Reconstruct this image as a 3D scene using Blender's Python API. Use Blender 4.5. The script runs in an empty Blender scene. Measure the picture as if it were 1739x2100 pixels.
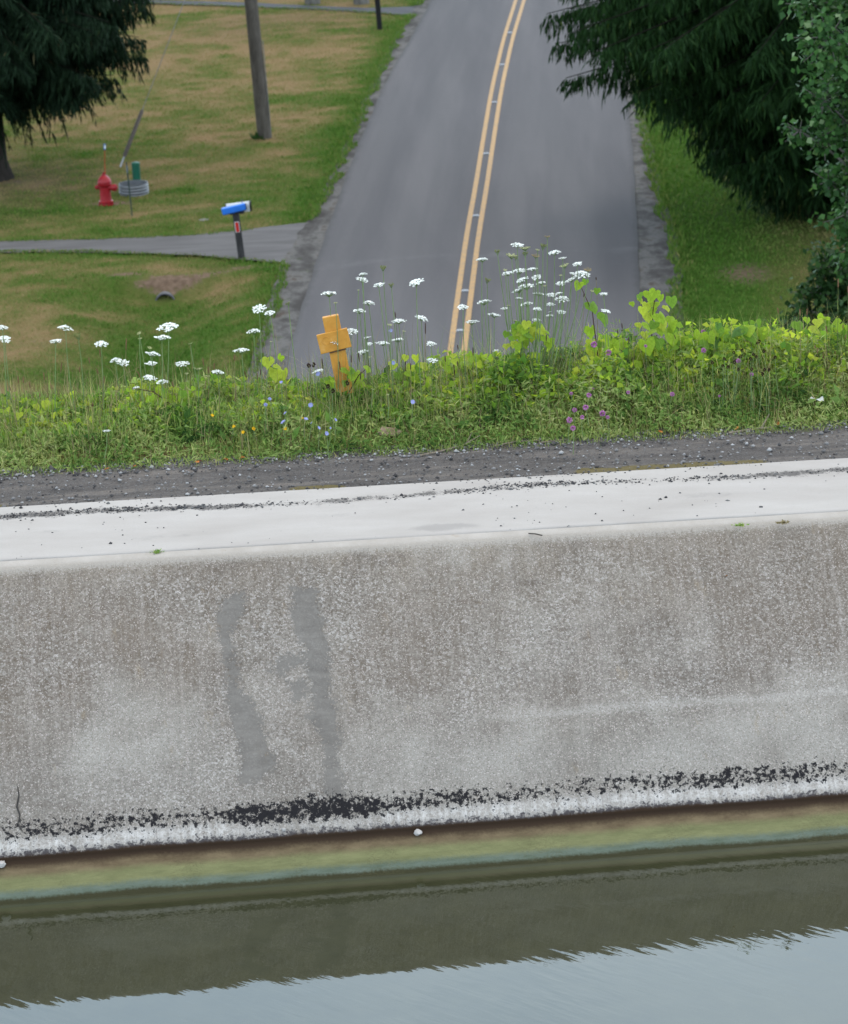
import bpy, math, random
import numpy as np
from mathutils import Vector, Matrix

rng = np.random.default_rng(7)
random.seed(7)
R = math.radians
scene = bpy.context.scene
col = scene.collection

# ------------------------------------------------------------------ camera
FPX, W0, H0 = 6500.0, 1739.0, 2100.0          # focal length in units of a 1739 px wide frame
PITCH, ROLL = R(18.0), 0.05
CAM = np.array([0.0, 0.0, 15.0])
F_ = np.array([0, math.cos(PITCH), -math.sin(PITCH)])
R0 = np.array([1.0, 0, 0]); U0 = np.array([0, math.sin(PITCH), math.cos(PITCH)])
R_ = math.cos(ROLL) * R0 - math.sin(ROLL) * U0
U_ = math.sin(ROLL) * R0 + math.cos(ROLL) * U0
cam_d = bpy.data.cameras.new('camera')
cam_d.sensor_fit = 'HORIZONTAL'; cam_d.sensor_width = 36.0
cam_d.lens = FPX / W0 * 36.0
cam_d.clip_start = 0.5; cam_d.clip_end = 3000
cam_d.dof.use_dof = True; cam_d.dof.focus_distance = 22.6; cam_d.dof.aperture_fstop = 5.8
cam = bpy.data.objects.new('camera', cam_d); col.objects.link(cam)
cam.matrix_world = Matrix(((R_[0], U_[0], -F_[0], CAM[0]), (R_[1], U_[1], -F_[1], CAM[1]),
                           (R_[2], U_[2], -F_[2], CAM[2]), (0, 0, 0, 1)))
scene.camera = cam

# ------------------------------------------------------------------ world, sun, exposure
SUN_EL, SUN_AZ = 58.0, 25.0                    # azimuth from +Y towards +X
world = bpy.data.worlds.new('World'); scene.world = world; world.use_nodes = True
wn = world.node_tree; wn.nodes.clear()
w_out = wn.nodes.new('ShaderNodeOutputWorld'); w_bg = wn.nodes.new('ShaderNodeBackground')
w_sky = wn.nodes.new('ShaderNodeTexSky'); w_sky.sky_type = 'NISHITA'; w_sky.sun_disc = False
w_sky.sun_elevation = R(SUN_EL); w_sky.sun_rotation = R(SUN_AZ); w_sky.air_density = 1.2; w_sky.dust_density = 1.5
w_tc = wn.nodes.new('ShaderNodeTexCoord'); w_map = wn.nodes.new('ShaderNodeMapping')
w_map.inputs['Scale'].default_value = (1.6, 1.6, 4.0)
w_no = wn.nodes.new('ShaderNodeTexNoise'); w_no.inputs['Scale'].default_value = 2.3
w_no.inputs['Detail'].default_value = 6; w_no.inputs['Roughness'].default_value = 0.55
w_rp = wn.nodes.new('ShaderNodeValToRGB')
w_rp.color_ramp.elements[0].position = 0.33; w_rp.color_ramp.elements[0].color = (0.70, 0.76, 0.82, 1)
w_rp.color_ramp.elements[1].position = 0.68; w_rp.color_ramp.elements[1].color = (1.0, 0.985, 0.97, 1)
w_sc = wn.nodes.new('ShaderNodeVectorMath'); w_sc.operation = 'SCALE'; w_sc.inputs['Scale'].default_value = 20.5
w_mx = wn.nodes.new('ShaderNodeMix'); w_mx.data_type = 'RGBA'; w_mx.inputs['Factor'].default_value = 0.85
L = wn.links.new
L(w_tc.outputs['Generated'], w_map.inputs['Vector']); L(w_map.outputs['Vector'], w_no.inputs['Vector'])
w_sep = wn.nodes.new('ShaderNodeSeparateXYZ'); L(w_tc.outputs['Generated'], w_sep.inputs[0])
w_el = wn.nodes.new('ShaderNodeValToRGB'); L(w_sep.outputs[2], w_el.inputs['Fac'])      # thin overcast: paler blue and brighter low down
w_el.color_ramp.elements[0].position = 0.50; w_el.color_ramp.elements[0].color = (1.60, 1.94, 2.26, 1)
w_el.color_ramp.elements[1].position = 0.92; w_el.color_ramp.elements[1].color = (1.03, 0.93, 0.82, 1)
w_mu = wn.nodes.new('ShaderNodeMix'); w_mu.data_type = 'RGBA'; w_mu.blend_type = 'MULTIPLY'; w_mu.inputs['Factor'].default_value = 1.0
L(w_no.outputs['Fac'], w_rp.inputs['Fac']); L(w_rp.outputs['Color'], w_mu.inputs['A']); L(w_el.outputs['Color'], w_mu.inputs['B']); L(w_mu.outputs['Result'], w_sc.inputs[0])
L(w_sky.outputs['Color'], w_mx.inputs['A']); L(w_sc.outputs['Vector'], w_mx.inputs['B'])
L(w_mx.outputs['Result'], w_bg.inputs['Color']); L(w_bg.outputs['Background'], w_out.inputs['Surface'])
w_bg.inputs['Strength'].default_value = 0.12
sun_d = bpy.data.lights.new('sun', 'SUN'); sun_d.energy = 1.5; sun_d.angle = R(18); sun_d.color = (1.0, 0.965, 0.91)
sun = bpy.data.objects.new('sun', sun_d); col.objects.link(sun)
_sd = Vector((math.sin(R(SUN_AZ)) * math.cos(R(SUN_EL)), math.cos(R(SUN_AZ)) * math.cos(R(SUN_EL)), math.sin(R(SUN_EL))))
sun.rotation_euler = _sd.to_track_quat('Z', 'Y').to_euler()
vs = scene.view_settings
vs.view_transform = 'Standard'; vs.look = 'None'; vs.exposure = -0.18; vs.gamma = 1.0
scene.cycles.use_denoising = True
scene.cycles.max_bounces = 8; scene.cycles.transparent_max_bounces = 8

# ------------------------------------------------------------------ picture -> place
def ray(px, py): return F_ * FPX + R_ * (px - W0 / 2) - U_ * (py - H0 / 2)
def on_z(px, py, z=0.0):
    d = ray(px, py); return CAM + d * ((z - CAM[2]) / d[2])
def at_y(px, py, y):
    d = ray(px, py); return CAM + d * (y / d[1])
def z4(zx, zy): return ((0 + zx / 2.17375) * .7548, (640 + zy / 2.17375) * .7548)
def z5(zx, zy): return ((600 + zx / 2.17375) * .7548, (620 + zy / 2.17375) * .7548)
def z6(zx, zy): return ((1200 + zx / 2.17375) * .7548, (600 + zy / 2.17375) * .7548)
def z7(zx, zy): return ((1700 + zx / 2.879) * .7548, (720 + zy / 2.879) * .7548)
def zc(zx, zy): return ((1360 + zx / 4.3475) * .7548, (620 + zy / 4.3475) * .7548)

# canal frame: u along the wall, n behind its lip
CA = math.atan2(0.38, 5.74); CT = np.array([math.cos(CA), math.sin(CA)]); CN = np.array([-math.sin(CA), math.cos(CA)])
L0 = np.array([0.0, 20.31]); ZW = 6.6; SET = 1.84
def lip_z(u): return 8.195 - 0.0122 * np.clip(u, -12, 12)
def to_un(x, y):
    dx, dy = np.asarray(x) - L0[0], np.asarray(y) - L0[1]
    return dx * CT[0] + dy * CT[1], dx * CN[0] + dy * CN[1]
def from_un(u, n): return L0[0] + u * CT[0] + n * CN[0], L0[1] + u * CT[1] + n * CN[1]
def on_n(px, py, n):                           # where a sight line meets the upright sheet n metres behind the lip
    d = ray(px, py); p0 = L0 + CN * n
    t = ((p0 - CAM[:2]) @ CN) / (d[:2] @ CN); return CAM + d * t
N_LEDGE, N_PATH, N_CREST = 1.32, 2.24, 3.75
def vz(u, n):                                  # path, verge and embankment height
    u = np.asarray(u, float); n = np.asarray(n, float); lz = lip_z(u)
    z = lz - 0.03 - 0.02 * np.clip(n - N_LEDGE, 0, 1)
    z = z + 0.07 * np.clip((n - N_PATH) / 0.5, 0, 1)
    z = z - np.clip(n - N_CREST, 0, None) / 1.75
    return z
def verge_hit(px, py, h):                      # sight line meets the verge canopy h above the soil
    lo, hi = 1.5, 5.5
    for _ in range(40):
        m = (lo + hi) / 2; p = on_n(px, py, m); u, n = to_un(p[0], p[1])
        if p[2] > vz(u, min(n, N_CREST)) + h: lo = m
        else: hi = m
    return on_n(px, py, (lo + hi) / 2)

# value noise for layouts
def vnoise(x, y, seed=0):
    x = np.asarray(x, float); y = np.asarray(y, float)
    xi = np.floor(x).astype(int); yi = np.floor(y).astype(int); fx = x - xi; fy = y - yi
    fx = fx * fx * (3 - 2 * fx); fy = fy * fy * (3 - 2 * fy)
    def h(a, b):
        v = np.sin(a * 127.1 + b * 311.7 + seed * 74.7) * 43758.5453; return v - np.floor(v)
    return (h(xi, yi) * (1 - fx) + h(xi + 1, yi) * fx) * (1 - fy) + (h(xi, yi + 1) * (1 - fx) + h(xi + 1, yi + 1) * fx) * fy
def fbm(x, y, seed=0, o=4):
    s = 0; a = .5
    for k in range(o):
        s = s + a * vnoise(x * 2 ** k, y * 2 ** k, seed + k); a *= .5
    return s / (1 - .5 ** o)

# ------------------------------------------------------------------ object helpers
def link(o, parent=None):
    col.objects.link(o)
    if parent is not None: o.parent = parent
    return o
def tag(o, label, cat, group=None):
    o['label'] = label; o['category'] = cat
    if group: o['group'] = group
    return o
def kind(o, k): o['kind'] = k; return o
def thing(name, label, cat, loc=(0, 0, 0), rot=(0, 0, 0), group=None):
    o = bpy.data.objects.new(name, None); o.empty_display_size = .1
    col.objects.link(o); o.location = loc; o.rotation_euler = rot
    return tag(o, label, cat, group)
def mesh_np(name, v, f, mat=None, parent=None, smooth=False, attrs=None, uv=None, mats=None, mi=None):
    me = bpy.data.meshes.new(name)
    v = np.asarray(v, np.float32).reshape(-1, 3); f = np.asarray(f, np.int32); k = f.shape[1]
    me.vertices.add(len(v)); me.vertices.foreach_set('co', v.ravel())
    me.loops.add(f.size); me.loops.foreach_set('vertex_index', f.ravel())
    me.polygons.add(len(f)); me.polygons.foreach_set('loop_start', np.arange(0, f.size, k, dtype=np.int32))
    if smooth: me.polygons.foreach_set('use_smooth', np.ones(len(f), bool))
    if mi is not None: me.polygons.foreach_set('material_index', np.asarray(mi, np.int32))
    if uv is not None:
        ul = me.uv_layers.new(name='UVMap'); ul.data.foreach_set('uv', np.asarray(uv, np.float32)[f.ravel()].ravel())
    for an, av in (attrs or {}).items():
        a = me.attributes.new(an, 'FLOAT', 'POINT'); a.data.foreach_set('value', np.asarray(av, np.float32))
    me.update(calc_edges=True); me.validate()
    for m in (mats or ([mat] if mat else [])): me.materials.append(m)
    return link(bpy.data.objects.new(name, me), parent)
class MB:                                       # small mesh collector for hand-built parts
    def __init__(s): s.v = []; s.f = []
    def add(s, v, f):
        b = len(s.v); s.v += [tuple(p) for p in v]; s.f += [tuple(i + b for i in q) for q in f]; return s
    def box(s, c, d, m=None, bev=0.0):
        x, y, z = d[0] / 2, d[1] / 2, d[2] / 2; b = min(bev, x * .9, y * .9, z * .9)
        if b <= 0:
            v = [(i * x, j * y, k * z) for i in (-1, 1) for j in (-1, 1) for k in (-1, 1)]
            f = [(0, 1, 3, 2), (4, 6, 7, 5), (0, 4, 5, 1), (2, 3, 7, 6), (0, 2, 6, 4), (1, 5, 7, 3)]
        else:
            ring = [(x - b, y), (x, y - b), (x, -y + b), (x - b, -y), (-x + b, -y), (-x, -y + b), (-x, y - b), (-x + b, y)]
            def inn(p): return (math.copysign(abs(p[0]) - b if abs(p[0]) > x - b * .5 else abs(p[0]), p[0]), math.copysign(abs(p[1]) - b if abs(p[1]) > y - b * .5 else abs(p[1]), p[1]))
            lv = [[(*inn(p), -z) for p in ring], [(*p, -z + b) for p in ring], [(*p, z - b) for p in ring], [(*inn(p), z) for p in ring]]
            v = [p for r in lv for p in r]; f = []
            for r in range(3):
                for i in range(8): f.append((r * 8 + (i + 1) % 8, r * 8 + i, r * 8 + 8 + i, r * 8 + 8 + (i + 1) % 8))
            f += [tuple(range(8)), tuple(reversed(range(24, 32)))]
        M = (m or Matrix.Identity(4)); c = Vector(c)
        return s.add([M @ (Vector(p) + c) for p in v], f)
    def tube(s, pts, rad, n=8, cap=True):
        pts = [Vector(p) for p in pts]; rad = rad if hasattr(rad, '__len__') else [rad] * len(pts)
        v = []; f = []; ref = Vector((0.3, 1, 0.2)).normalized()
        for i, p in enumerate(pts):
            t = (pts[min(i + 1, len(pts) - 1)] - pts[max(i - 1, 0)]).normalized()
            a = t.cross(ref)
            if a.length < 1e-3: a = t.cross(Vector((1, 0, 0)))
            a.normalize(); b = t.cross(a)
            for k in range(n):
                q = 2 * math.pi * k / n; v.append(p + (a * math.cos(q) + b * math.sin(q)) * rad[i])
        for i in range(len(pts) - 1):
            for k in range(n): f.append((i * n + k, i * n + (k + 1) % n, (i + 1) * n + (k + 1) % n, (i + 1) * n + k))
        if cap: f += [tuple(reversed(range(n))), tuple(range((len(pts) - 1) * n, len(pts) * n))]
        return s.add(v, f)
    def lathe(s, prof, n=20, m=None, cap=True):
        v = []; f = []
        for r, z in prof:
            for k in range(n): q = 2 * math.pi * k / n; v.append((r * math.cos(q), r * math.sin(q), z))
        for i in range(len(prof) - 1):
            for k in range(n): f.append((i * n + k, i * n + (k + 1) % n, (i + 1) * n + (k + 1) % n, (i + 1) * n + k))
        if cap: f += [tuple(reversed(range(n))), tuple(range((len(prof) - 1) * n, len(prof) * n))]
        M = m or Matrix.Identity(4)
        return s.add([M @ Vector(p) for p in v], f)
    def prism(s, pts, y0, y1, m=None):          # outline in x,z pushed along y
        k = len(pts); v = [(p[0], y0, p[1]) for p in pts] + [(p[0], y1, p[1]) for p in pts]
        f = [tuple(range(k)), tuple(reversed(range(k, 2 * k)))] + [(i, k + i, k + (i + 1) % k, (i + 1) % k) for i in range(k)]
        M = m or Matrix.Identity(4)
        return s.add([M @ Vector(p) for p in v], f)
    def build(s, name, mat, parent=None, smooth=False, loc=None):
        me = bpy.data.meshes.new(name); me.from_pydata(s.v, [], s.f); me.update()
        if smooth:
            me.polygons.foreach_set('use_smooth', [True] * len(me.polygons))
            try: me.set_sharp_from_angle(angle=R(40))
            except Exception: pass
        if mat: me.materials.append(mat)
        o = link(bpy.data.objects.new(name, me), parent)
        if loc is not None: o.location = loc
        return o

# ------------------------------------------------------------------ shader helpers
class NT:
    def __init__(s, name, disp=False):
        s.m = bpy.data.materials.new(name); s.m.use_nodes = True; s.t = s.m.node_tree; s.t.nodes.clear()
        s.out = s.t.nodes.new('ShaderNodeOutputMaterial')
    def new(s, typ, **kw):
        n = s.t.nodes.new(typ)
        for k, v in kw.items(): setattr(n, k, v)
        return n
    def put(s, sock, v):
        if v is None: return
        if hasattr(v, 'is_output'): s.t.links.new(v, sock)
        else: sock.default_value = v if not (isinstance(v, tuple) and len(v) == 3 and sock.type == 'RGBA') else (*v, 1)
    def coord(s, kind='Object'): return s.new('ShaderNodeTexCoord').outputs[kind]
    def attr(s, name): return s.new('ShaderNodeAttribute', attribute_name=name).outputs['Fac']
    def mapping(s, vec, scale=(1, 1, 1), loc=(0, 0, 0), rot=(0, 0, 0)):
        n = s.new('ShaderNodeMapping'); s.put(n.inputs['Vector'], vec); n.inputs['Scale'].default_value = scale
        n.inputs['Location'].default_value = loc; n.inputs['Rotation'].default_value = rot; return n.outputs[0]
    def noise(s, vec, scale, detail=4, rough=.55, dist=0.0, out='Fac'):
        n = s.new('ShaderNodeTexNoise'); s.put(n.inputs['Vector'], vec); n.inputs['Scale'].default_value = scale
        n.inputs['Detail'].default_value = detail; n.inputs['Roughness'].default_value = rough; n.inputs['Distortion'].default_value = dist
        return n.outputs[out]
    def voro(s, vec, scale, out='Color', feature='F1'):
        n = s.new('ShaderNodeTexVoronoi', feature=feature); s.put(n.inputs['Vector'], vec); n.inputs['Scale'].default_value = scale
        return n.outputs[out]
    def ramp(s, fac, stops, interp='LINEAR'):
        n = s.new('ShaderNodeValToRGB'); s.put(n.inputs['Fac'], fac); cr = n.color_ramp; cr.interpolation = interp
        while len(cr.elements) < len(stops): cr.elements.new(.5)
        for e, (p, c) in zip(cr.elements, stops):
            e.position = p; e.color = (c, c, c, 1) if not isinstance(c, tuple) else (*c, 1)
        return n.outputs['Color']
    def math(s, op, a, b=None, clamp=False):
        n = s.new('ShaderNodeMath', operation=op, use_clamp=clamp); s.put(n.inputs[0], a); s.put(n.inputs[1], b); return n.outputs[0]
    def rng(s, v, a, b, c=0.0, d=1.0):
        n = s.new('ShaderNodeMapRange'); n.interpolation_type = 'SMOOTHSTEP'; s.put(n.inputs['Value'], v)
        for k, q in zip(('From Min', 'From Max', 'To Min', 'To Max'), (a, b, c, d)): n.inputs[k].default_value = q
        return n.outputs[0]
    def mix(s, f, a, b, mode='MIX'):
        n = s.new('ShaderNodeMix', data_type='RGBA', blend_type=mode); s.put(n.inputs['Factor'], f)
        s.put(n.inputs['A'], a); s.put(n.inputs['B'], b); return n.outputs['Result']
    def sep(s, v):
        n = s.new('ShaderNodeSeparateXYZ'); s.put(n.inputs[0], v); return n.outputs
    def bump(s, h, strength=.5, dist=.01, nrm=None):
        n = s.new('ShaderNodeBump'); s.put(n.inputs['Height'], h); s.put(n.inputs['Strength'], strength)
        n.inputs['Distance'].default_value = dist; s.put(n.inputs['Normal'], nrm); return n.outputs[0]
    def principled(s, color, rough=.8, spec=.3, metal=0.0, nrm=None, ior=None, coat=None):
        n = s.new('ShaderNodeBsdfPrincipled'); s.put(n.inputs['Base Color'], color); s.put(n.inputs['Roughness'], rough)
        s.put(n.inputs['Specular IOR Level'], spec); s.put(n.inputs['Metallic'], metal); s.put(n.inputs['Normal'], nrm)
        if ior: n.inputs['IOR'].default_value = ior
        s.t.links.new(n.outputs[0], s.out.inputs['Surface']); s.p = n; return s
    def translucent(s, color, amt):
        tr = s.new('ShaderNodeBsdfTranslucent'); s.put(tr.inputs['Color'], color)
        mx = s.new('ShaderNodeMixShader'); mx.inputs[0].default_value = amt
        s.t.links.new(s.p.outputs[0], mx.inputs[1]); s.t.links.new(tr.outputs[0], mx.inputs[2])
        s.t.links.new(mx.outputs[0], s.out.inputs['Surface']); return s
def plain(name, c, rough=.6, spec=.3, metal=0.0, var=.25, scale=14, bump=0.0):
    t = NT(name); co = t.coord(); n = t.noise(co, scale, 4, .6)
    c2 = tuple(q * (1 - var) for q in c); c3 = tuple(min(1, q * (1 + var)) for q in c)
    cc = t.ramp(n, [(.3, c2), (.7, c3)])
    b = t.bump(t.noise(co, scale * 6, 3), bump, .004) if bump else None
    return t.principled(cc, rough, spec * .5, metal, b).m
def leafmat(name, stops, rough=.55, trans=.35, spec=.25, gain=1.6):
    spec = spec * .22; t = NT(name); a = t.attr('rnd'); c = t.ramp(a, stops)
    t.principled(c, rough, spec)
    return t.translucent(t.mix(1.0, c, (gain, gain, gain * .8), 'MULTIPLY'), trans).m

# ------------------------------------------------------------------ lines taken from the picture onto the flat land
def curve_on_ground(pts, z=0.0, far=None, near=None):
    P = np.array([on_z(x, y, z)[:2] for x, y in pts]); P = P[np.argsort(P[:, 1])]
    return P
def interp_line(P, ys):
    x = np.interp(ys, P[:, 1], P[:, 0])
    k0 = (P[1, 0] - P[0, 0]) / (P[1, 1] - P[0, 1]); lo = ys < P[0, 1]; x[lo] = P[0, 0] + k0 * (ys[lo] - P[0, 1])
    m = max(len(P) - 2, 1); k1 = (P[-1, 0] - P[m - 1, 0]) / (P[-1, 1] - P[m - 1, 1]); hi = ys > P[-1, 1]; x[hi] = P[-1, 0] + k1 * (ys[hi] - P[-1, 1])
    w = 9; xp = np.pad(x, w // 2, mode='reflect', reflect_type='odd'); return np.convolve(xp, np.ones(w) / w, 'valid')
ROAD_L = curve_on_ground([(873, 25), (838, 90), (802, 150), (770, 220), (735, 300), (708, 375), (680, 450), (648, 545), (617, 640), (588, 740)])
ROAD_R = curve_on_ground([(1262, 40), (1272, 110), (1280, 165), (1290, 230), (1297, 300), (1303, 390), (1307, 470), (1311, 560), (1314, 650), (1318, 740)])
CENTRE = curve_on_ground([(1069, 0), (1042, 88), (1019, 190), (1002, 295), (986, 400), (970, 490), (954, 610), (940, 720)])
GRASS_L = curve_on_ground([(850, 25), (835, 40), (806, 90), (775, 160), (742, 230), (715, 300), (678, 380), (640, 455), (600, 510), (575, 560), (557, 625), (540, 690), (505, 790)])
GRASS_R = curve_on_ground([(1290, 40), (1303, 120), (1312, 190), (1322, 260), (1345, 370), (1370, 450), (1385, 510), (1393, 570), (1392, 650), (1398, 740)])
RY = np.arange(38, 190, .5)
XL, XR, XC, GL, GR = (interp_line(P, RY) for P in (ROAD_L, ROAD_R, CENTRE, GRASS_L, GRASS_R))
def rx(arr, y): return np.interp(y, RY, arr)
DRIVE_T = np.array([on_z(*p)[:2] for p in [(-400, 500), (0, 497), (200, 493), (400, 485), (520, 472), (645, 458)]])
DRIVE_B = np.array([on_z(*p)[:2] for p in [(-400, 518), (0, 521), (200, 521), (400, 527), (520, 538), (585, 545)]])
FARD_T = np.array([on_z(*p)[:2] for p in [(-400, -6), (300, 2), (520, 8), (650, 15), (762, 19), (885, 14)]])
FARD_B = np.array([on_z(*p)[:2] for p in [(-400, 3), (300, 9), (520, 17), (650, 23), (762, 28), (842, 35)]])
DITCH = on_z(338, 612, -.35)
def ground_z(x, y):
    x = np.asarray(x, float); y = np.asarray(y, float); u, n = to_un(x, y)
    z = vz(u, n)
    z = np.maximum(z, 0.0) - .09 * np.clip((N_PATH + .22 - n) / .1, 0, 1)
    z = np.where(n < .7, 3.0, z)
    z = np.where(n < -45, np.minimum(3.0 + (-45 - n), 8.0), z)
    flat = (n > 12)
    # ditch between the driveway and the embankment, beside the road
    yb = np.interp(x, DRIVE_B[:, 0], DRIVE_B[:, 1])
    dx = x - (DITCH[0] - .01 * (y - DITCH[1]))
    run = np.clip((DITCH[1] + .42 - y) / .5, 0, 1); run = run * run * (3 - 2 * run) * np.clip((y - 44) / 6, 0, 1)
    z = z - np.where(flat, .46 * np.exp(-(dx / 1.25) ** 2) * run, 0)
    lawn = np.clip((rx(GL, y) - .3 - x) / 2, 0, 1) + np.clip((x - rx(GR, y) - .3) / 2, 0, 1)
    z = z + np.where(n > 22, (.10 * fbm(x / 4, y / 4, 3) - .04) * np.clip(lawn, 0, 1) * (1 - run * np.exp(-(dx / 2) ** 2)), 0)
    return z
def lushness(x, y):
    x = np.asarray(x, float); y = np.asarray(y, float)
    l = .43 + .75 * (fbm(x / 1.7, y / 1.5, 11) - .5) + .85 * (fbm(x / .55, y / .4, 21) - .5)
    dl = rx(GL, y) - x; l = l + .5 * np.exp(-np.abs(dl) / .7)
    dr = x - rx(GR, y); l = np.where(dr > -.5, .62 + .55 * np.exp(-np.clip(dr, 0, 99) / 1.6) - .25 * np.clip((dr - 1.5) / 1.2, 0, 1) + .5 * (fbm(x / .8, y / 1.2, 5) - .5), l)
    yb = np.interp(x, DRIVE_B[:, 0], DRIVE_B[:, 1]); yt = np.interp(x, DRIVE_T[:, 0], DRIVE_T[:, 1])
    left = dl > 0
    dd = np.abs(x - DITCH[0]); below = (y < yb)
    l = l + np.where(left & below, .42 * np.exp(-(dd / 1.6) ** 2) * np.clip((yb - 1.2 - y) / 1.5, 0, 1) - .06 - .02 * np.clip(DITCH[0] - x, 0, 6), 0)
    l = l + np.where(left, .35 * np.exp(-np.abs(y - yb) / .35) + .25 * np.exp(-np.clip(y - yt, 0, 99) / 1.5) * (y > yt), 0)
    far = left & (y > 82); l = l - np.where(far, .14, 0)
    return np.clip(l, 0, 1)

# ------------------------------------------------------------------ materials
def ground_material():
    t = NT('lawn'); co = t.coord(); lu = t.attr('lush'); so = t.attr('soil')
    n1 = t.noise(co, 9, 5, .65); n2 = t.noise(co, 45, 4, .7)
    f = t.math('ADD', lu, t.math('MULTIPLY', t.math('SUBTRACT', n1, .5), .7))
    c = t.ramp(f, [(.1, (.185, .125, .066)), (.36, (.125, .108, .042)), (.58, (.075, .092, .024)), (.9, (.048, .090, .015))])
    c = t.mix(t.ramp(n2, [(.35, 0.75), (.65, 0.0)]), c, t.mix(1.0, c, (.5, .52, .45), 'MULTIPLY'))
    soil = t.ramp(n1, [(.3, (.07, .045, .032)), (.7, (.15, .105, .075))])
    c = t.mix(t.rng(t.math('ADD', so, t.math('MULTIPLY', t.math('SUBTRACT', n1, .5), .8)), .35, .6), c, soil)
    return t.principled(c, .95, .02, nrm=t.bump(n2, .8, .03)).m
def asphalt_material():
    t = NT('asphalt'); uv = t.coord('UV'); co = t.coord(); x = t.sep(uv)[0]; y = t.sep(uv)[1]
    n = t.noise(co, 60, 5, .75); big = t.noise(t.mapping(co, (.7, .07, 1)), 1.6, 4, .55)
    c = t.ramp(n, [(.25, (.045, .042, .043)), (.5, (.062, .058, .0595)), (.78, (.090, .084, .084))])
    # wheel paths worn dark and streaks along the lane
    lane = t.noise(t.mapping(uv, (9, .05, 1)), 1.0, 3, .6)
    c = t.mix(t.ramp(lane, [(.4, .0), (.62, .55)]), c, t.mix(1.0, c, (.70, .70, .73), 'MULTIPLY'))
    c = t.mix(t.ramp(big, [(.42, 0.0), (.66, .5)]), c, t.mix(1.0, c, (1.35, 1.33, 1.32), 'MULTIPLY'))
    edge = t.math('ABSOLUTE', t.math('SUBTRACT', x, .5)); en = t.math('ADD', edge, t.math('MULTIPLY', t.noise(co, 2.2, 4, .6), .03))
    c = t.mix(t.math('MULTIPLY', t.rng(en, .49, .515), .5), c, (.03, .029, .028))
    # old patches and a transverse seam
    sd = t.math('SUBTRACT', t.math('ADD', y, t.math('MULTIPLY', t.noise(co, .7, 3), 1.2)), 63.0)
    seam = t.math('MULTIPLY', t.rng(t.math('ABSOLUTE', sd), .0, .35, .30, 0), t.ramp(t.noise(co, 1.1, 4, .7), [(.4, .0), (.6, 1.0)]))
    c = t.mix(seam, c, (.115, .113, .112))
    c = t.mix(t.rng(y, 61, 52, 0, .25), c, (.10, .099, .10))
    return t.principled(c, .9, .15, nrm=t.bump(n, .5, .006)).m
def shoulder_material():
    t = NT('shoulder'); co = t.coord(); n = t.noise(co, 1.7, 6, .7, .6); f = t.noise(co, 38, 4, .75)
    n3 = t.noise(t.mapping(co, (1, .55, 1)), 1.7, 6, .7)
    c = t.ramp(n3, [(.36, (.042, .039, .037)), (.46, (.062, .058, .056)), (.56, (.098, .094, .090)), (.66, (.060, .048, .040))])
    c = t.mix(t.ramp(n, [(.54, .0), (.66, .6)]), c, (.030, .026, .023))
    c = t.mix(t.ramp(f, [(.4, .0), (.65, .45)]), c, t.mix(1.0, c, (.6, .58, .55), 'MULTIPLY'))
    c = t.mix(t.ramp(t.noise(co, 2.1, 6, .7), [(.60, .0), (.68, .75)]), c, (.030, .042, .014))
    return t.principled(c, .95, .04, nrm=t.bump(f, .25, .01)).m
def drive_material():
    t = NT('driveway'); co = t.coord(); n = t.noise(t.mapping(co, (.5, 3, 1)), 1.3, 5, .6); f = t.noise(co, 50, 4, .7)
    c = t.ramp(n, [(.35, (.056, .051, .050)), (.65, (.090, .084, .083))])
    c = t.mix(t.ramp(f, [(.4, 0.0), (.7, .5)]), c, (.045, .042, .042))
    return t.principled(c, .9, .2).m
def paint_material():
    t = NT('yellow_line_paint'); co = t.coord(); n = t.noise(co, 14, 5, .7)
    c = t.mix(t.ramp(n, [(.45, 0.05), (.70, .70)]), (.28, .155, .042), (.09, .078, .062))
    return t.principled(c, .7, .3).m
M_LAWN, M_ASPH, M_SHLD, M_DRIVE, M_YEL = ground_material(), asphalt_material(), shoulder_material(), drive_material(), paint_material()

# ------------------------------------------------------------------ ground sheet
hyd_p = on_z(218, 421, 0); soil_spots = [(hyd_p[0] + .1, hyd_p[1] + .15, .75, .3, .75), (DITCH[0] + .1, DITCH[1] + .35, .85, .28, .9), (DITCH[0] + .9, DITCH[1] + .55, .7, .22, .6), (DITCH[0] - .8, DITCH[1] + .75, .6, .25, .7)]
for px, py, a, b, s in ((405, 432, 1.0, .55, .42), (500, 548, .55, .3, .6), (560, 545, .5, .25, .5), (1490, 360, .5, 2.2, .5), (1530, 560, .9, 1.6, .55), (25, 375, 1.0, .5, .5), (1660, 430, 2.2, 1.6, .4), (70, 700, .8, .8, .4), (340, 820, 1.2, .6, .42)):
    q = on_z(px, py); soil_spots.append((q[0], q[1], a, b, s))
def soilness(x, y):
    s = np.zeros_like(np.asarray(x, float))
    for cx, cy, a, b, k in soil_spots: s = np.maximum(s, k * np.exp(-(((x - cx) / a) ** 2 + ((y - cy) / b) ** 2)))
    return s
gx = np.concatenate([[-900, -400, -200, -120, -80, -55, -40, -30, -24], np.arange(-20, 14.01, .25), [18, 24, 30, 40, 55, 80, 120, 200, 400, 900]])
gy = np.concatenate([[-900, -400, -150, -80, -50, -30, -25, -20, -10, 5, 15], np.arange(18, 30, .2), np.arange(30, 48, .5), np.arange(48, 116, .25), [120, 126, 135, 150, 180, 230, 320, 500, 900, 1600]])
GX, GY = np.meshgrid(gx, gy); gz = ground_z(GX, GY); nx, ny = len(gx), len(gy)
idx = np.arange(nx * ny).reshape(ny, nx)
gf = np.stack([idx[:-1, :-1], idx[:-1, 1:], idx[1:, 1:], idx[1:, :-1]], -1).reshape(-1, 4)
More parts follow.
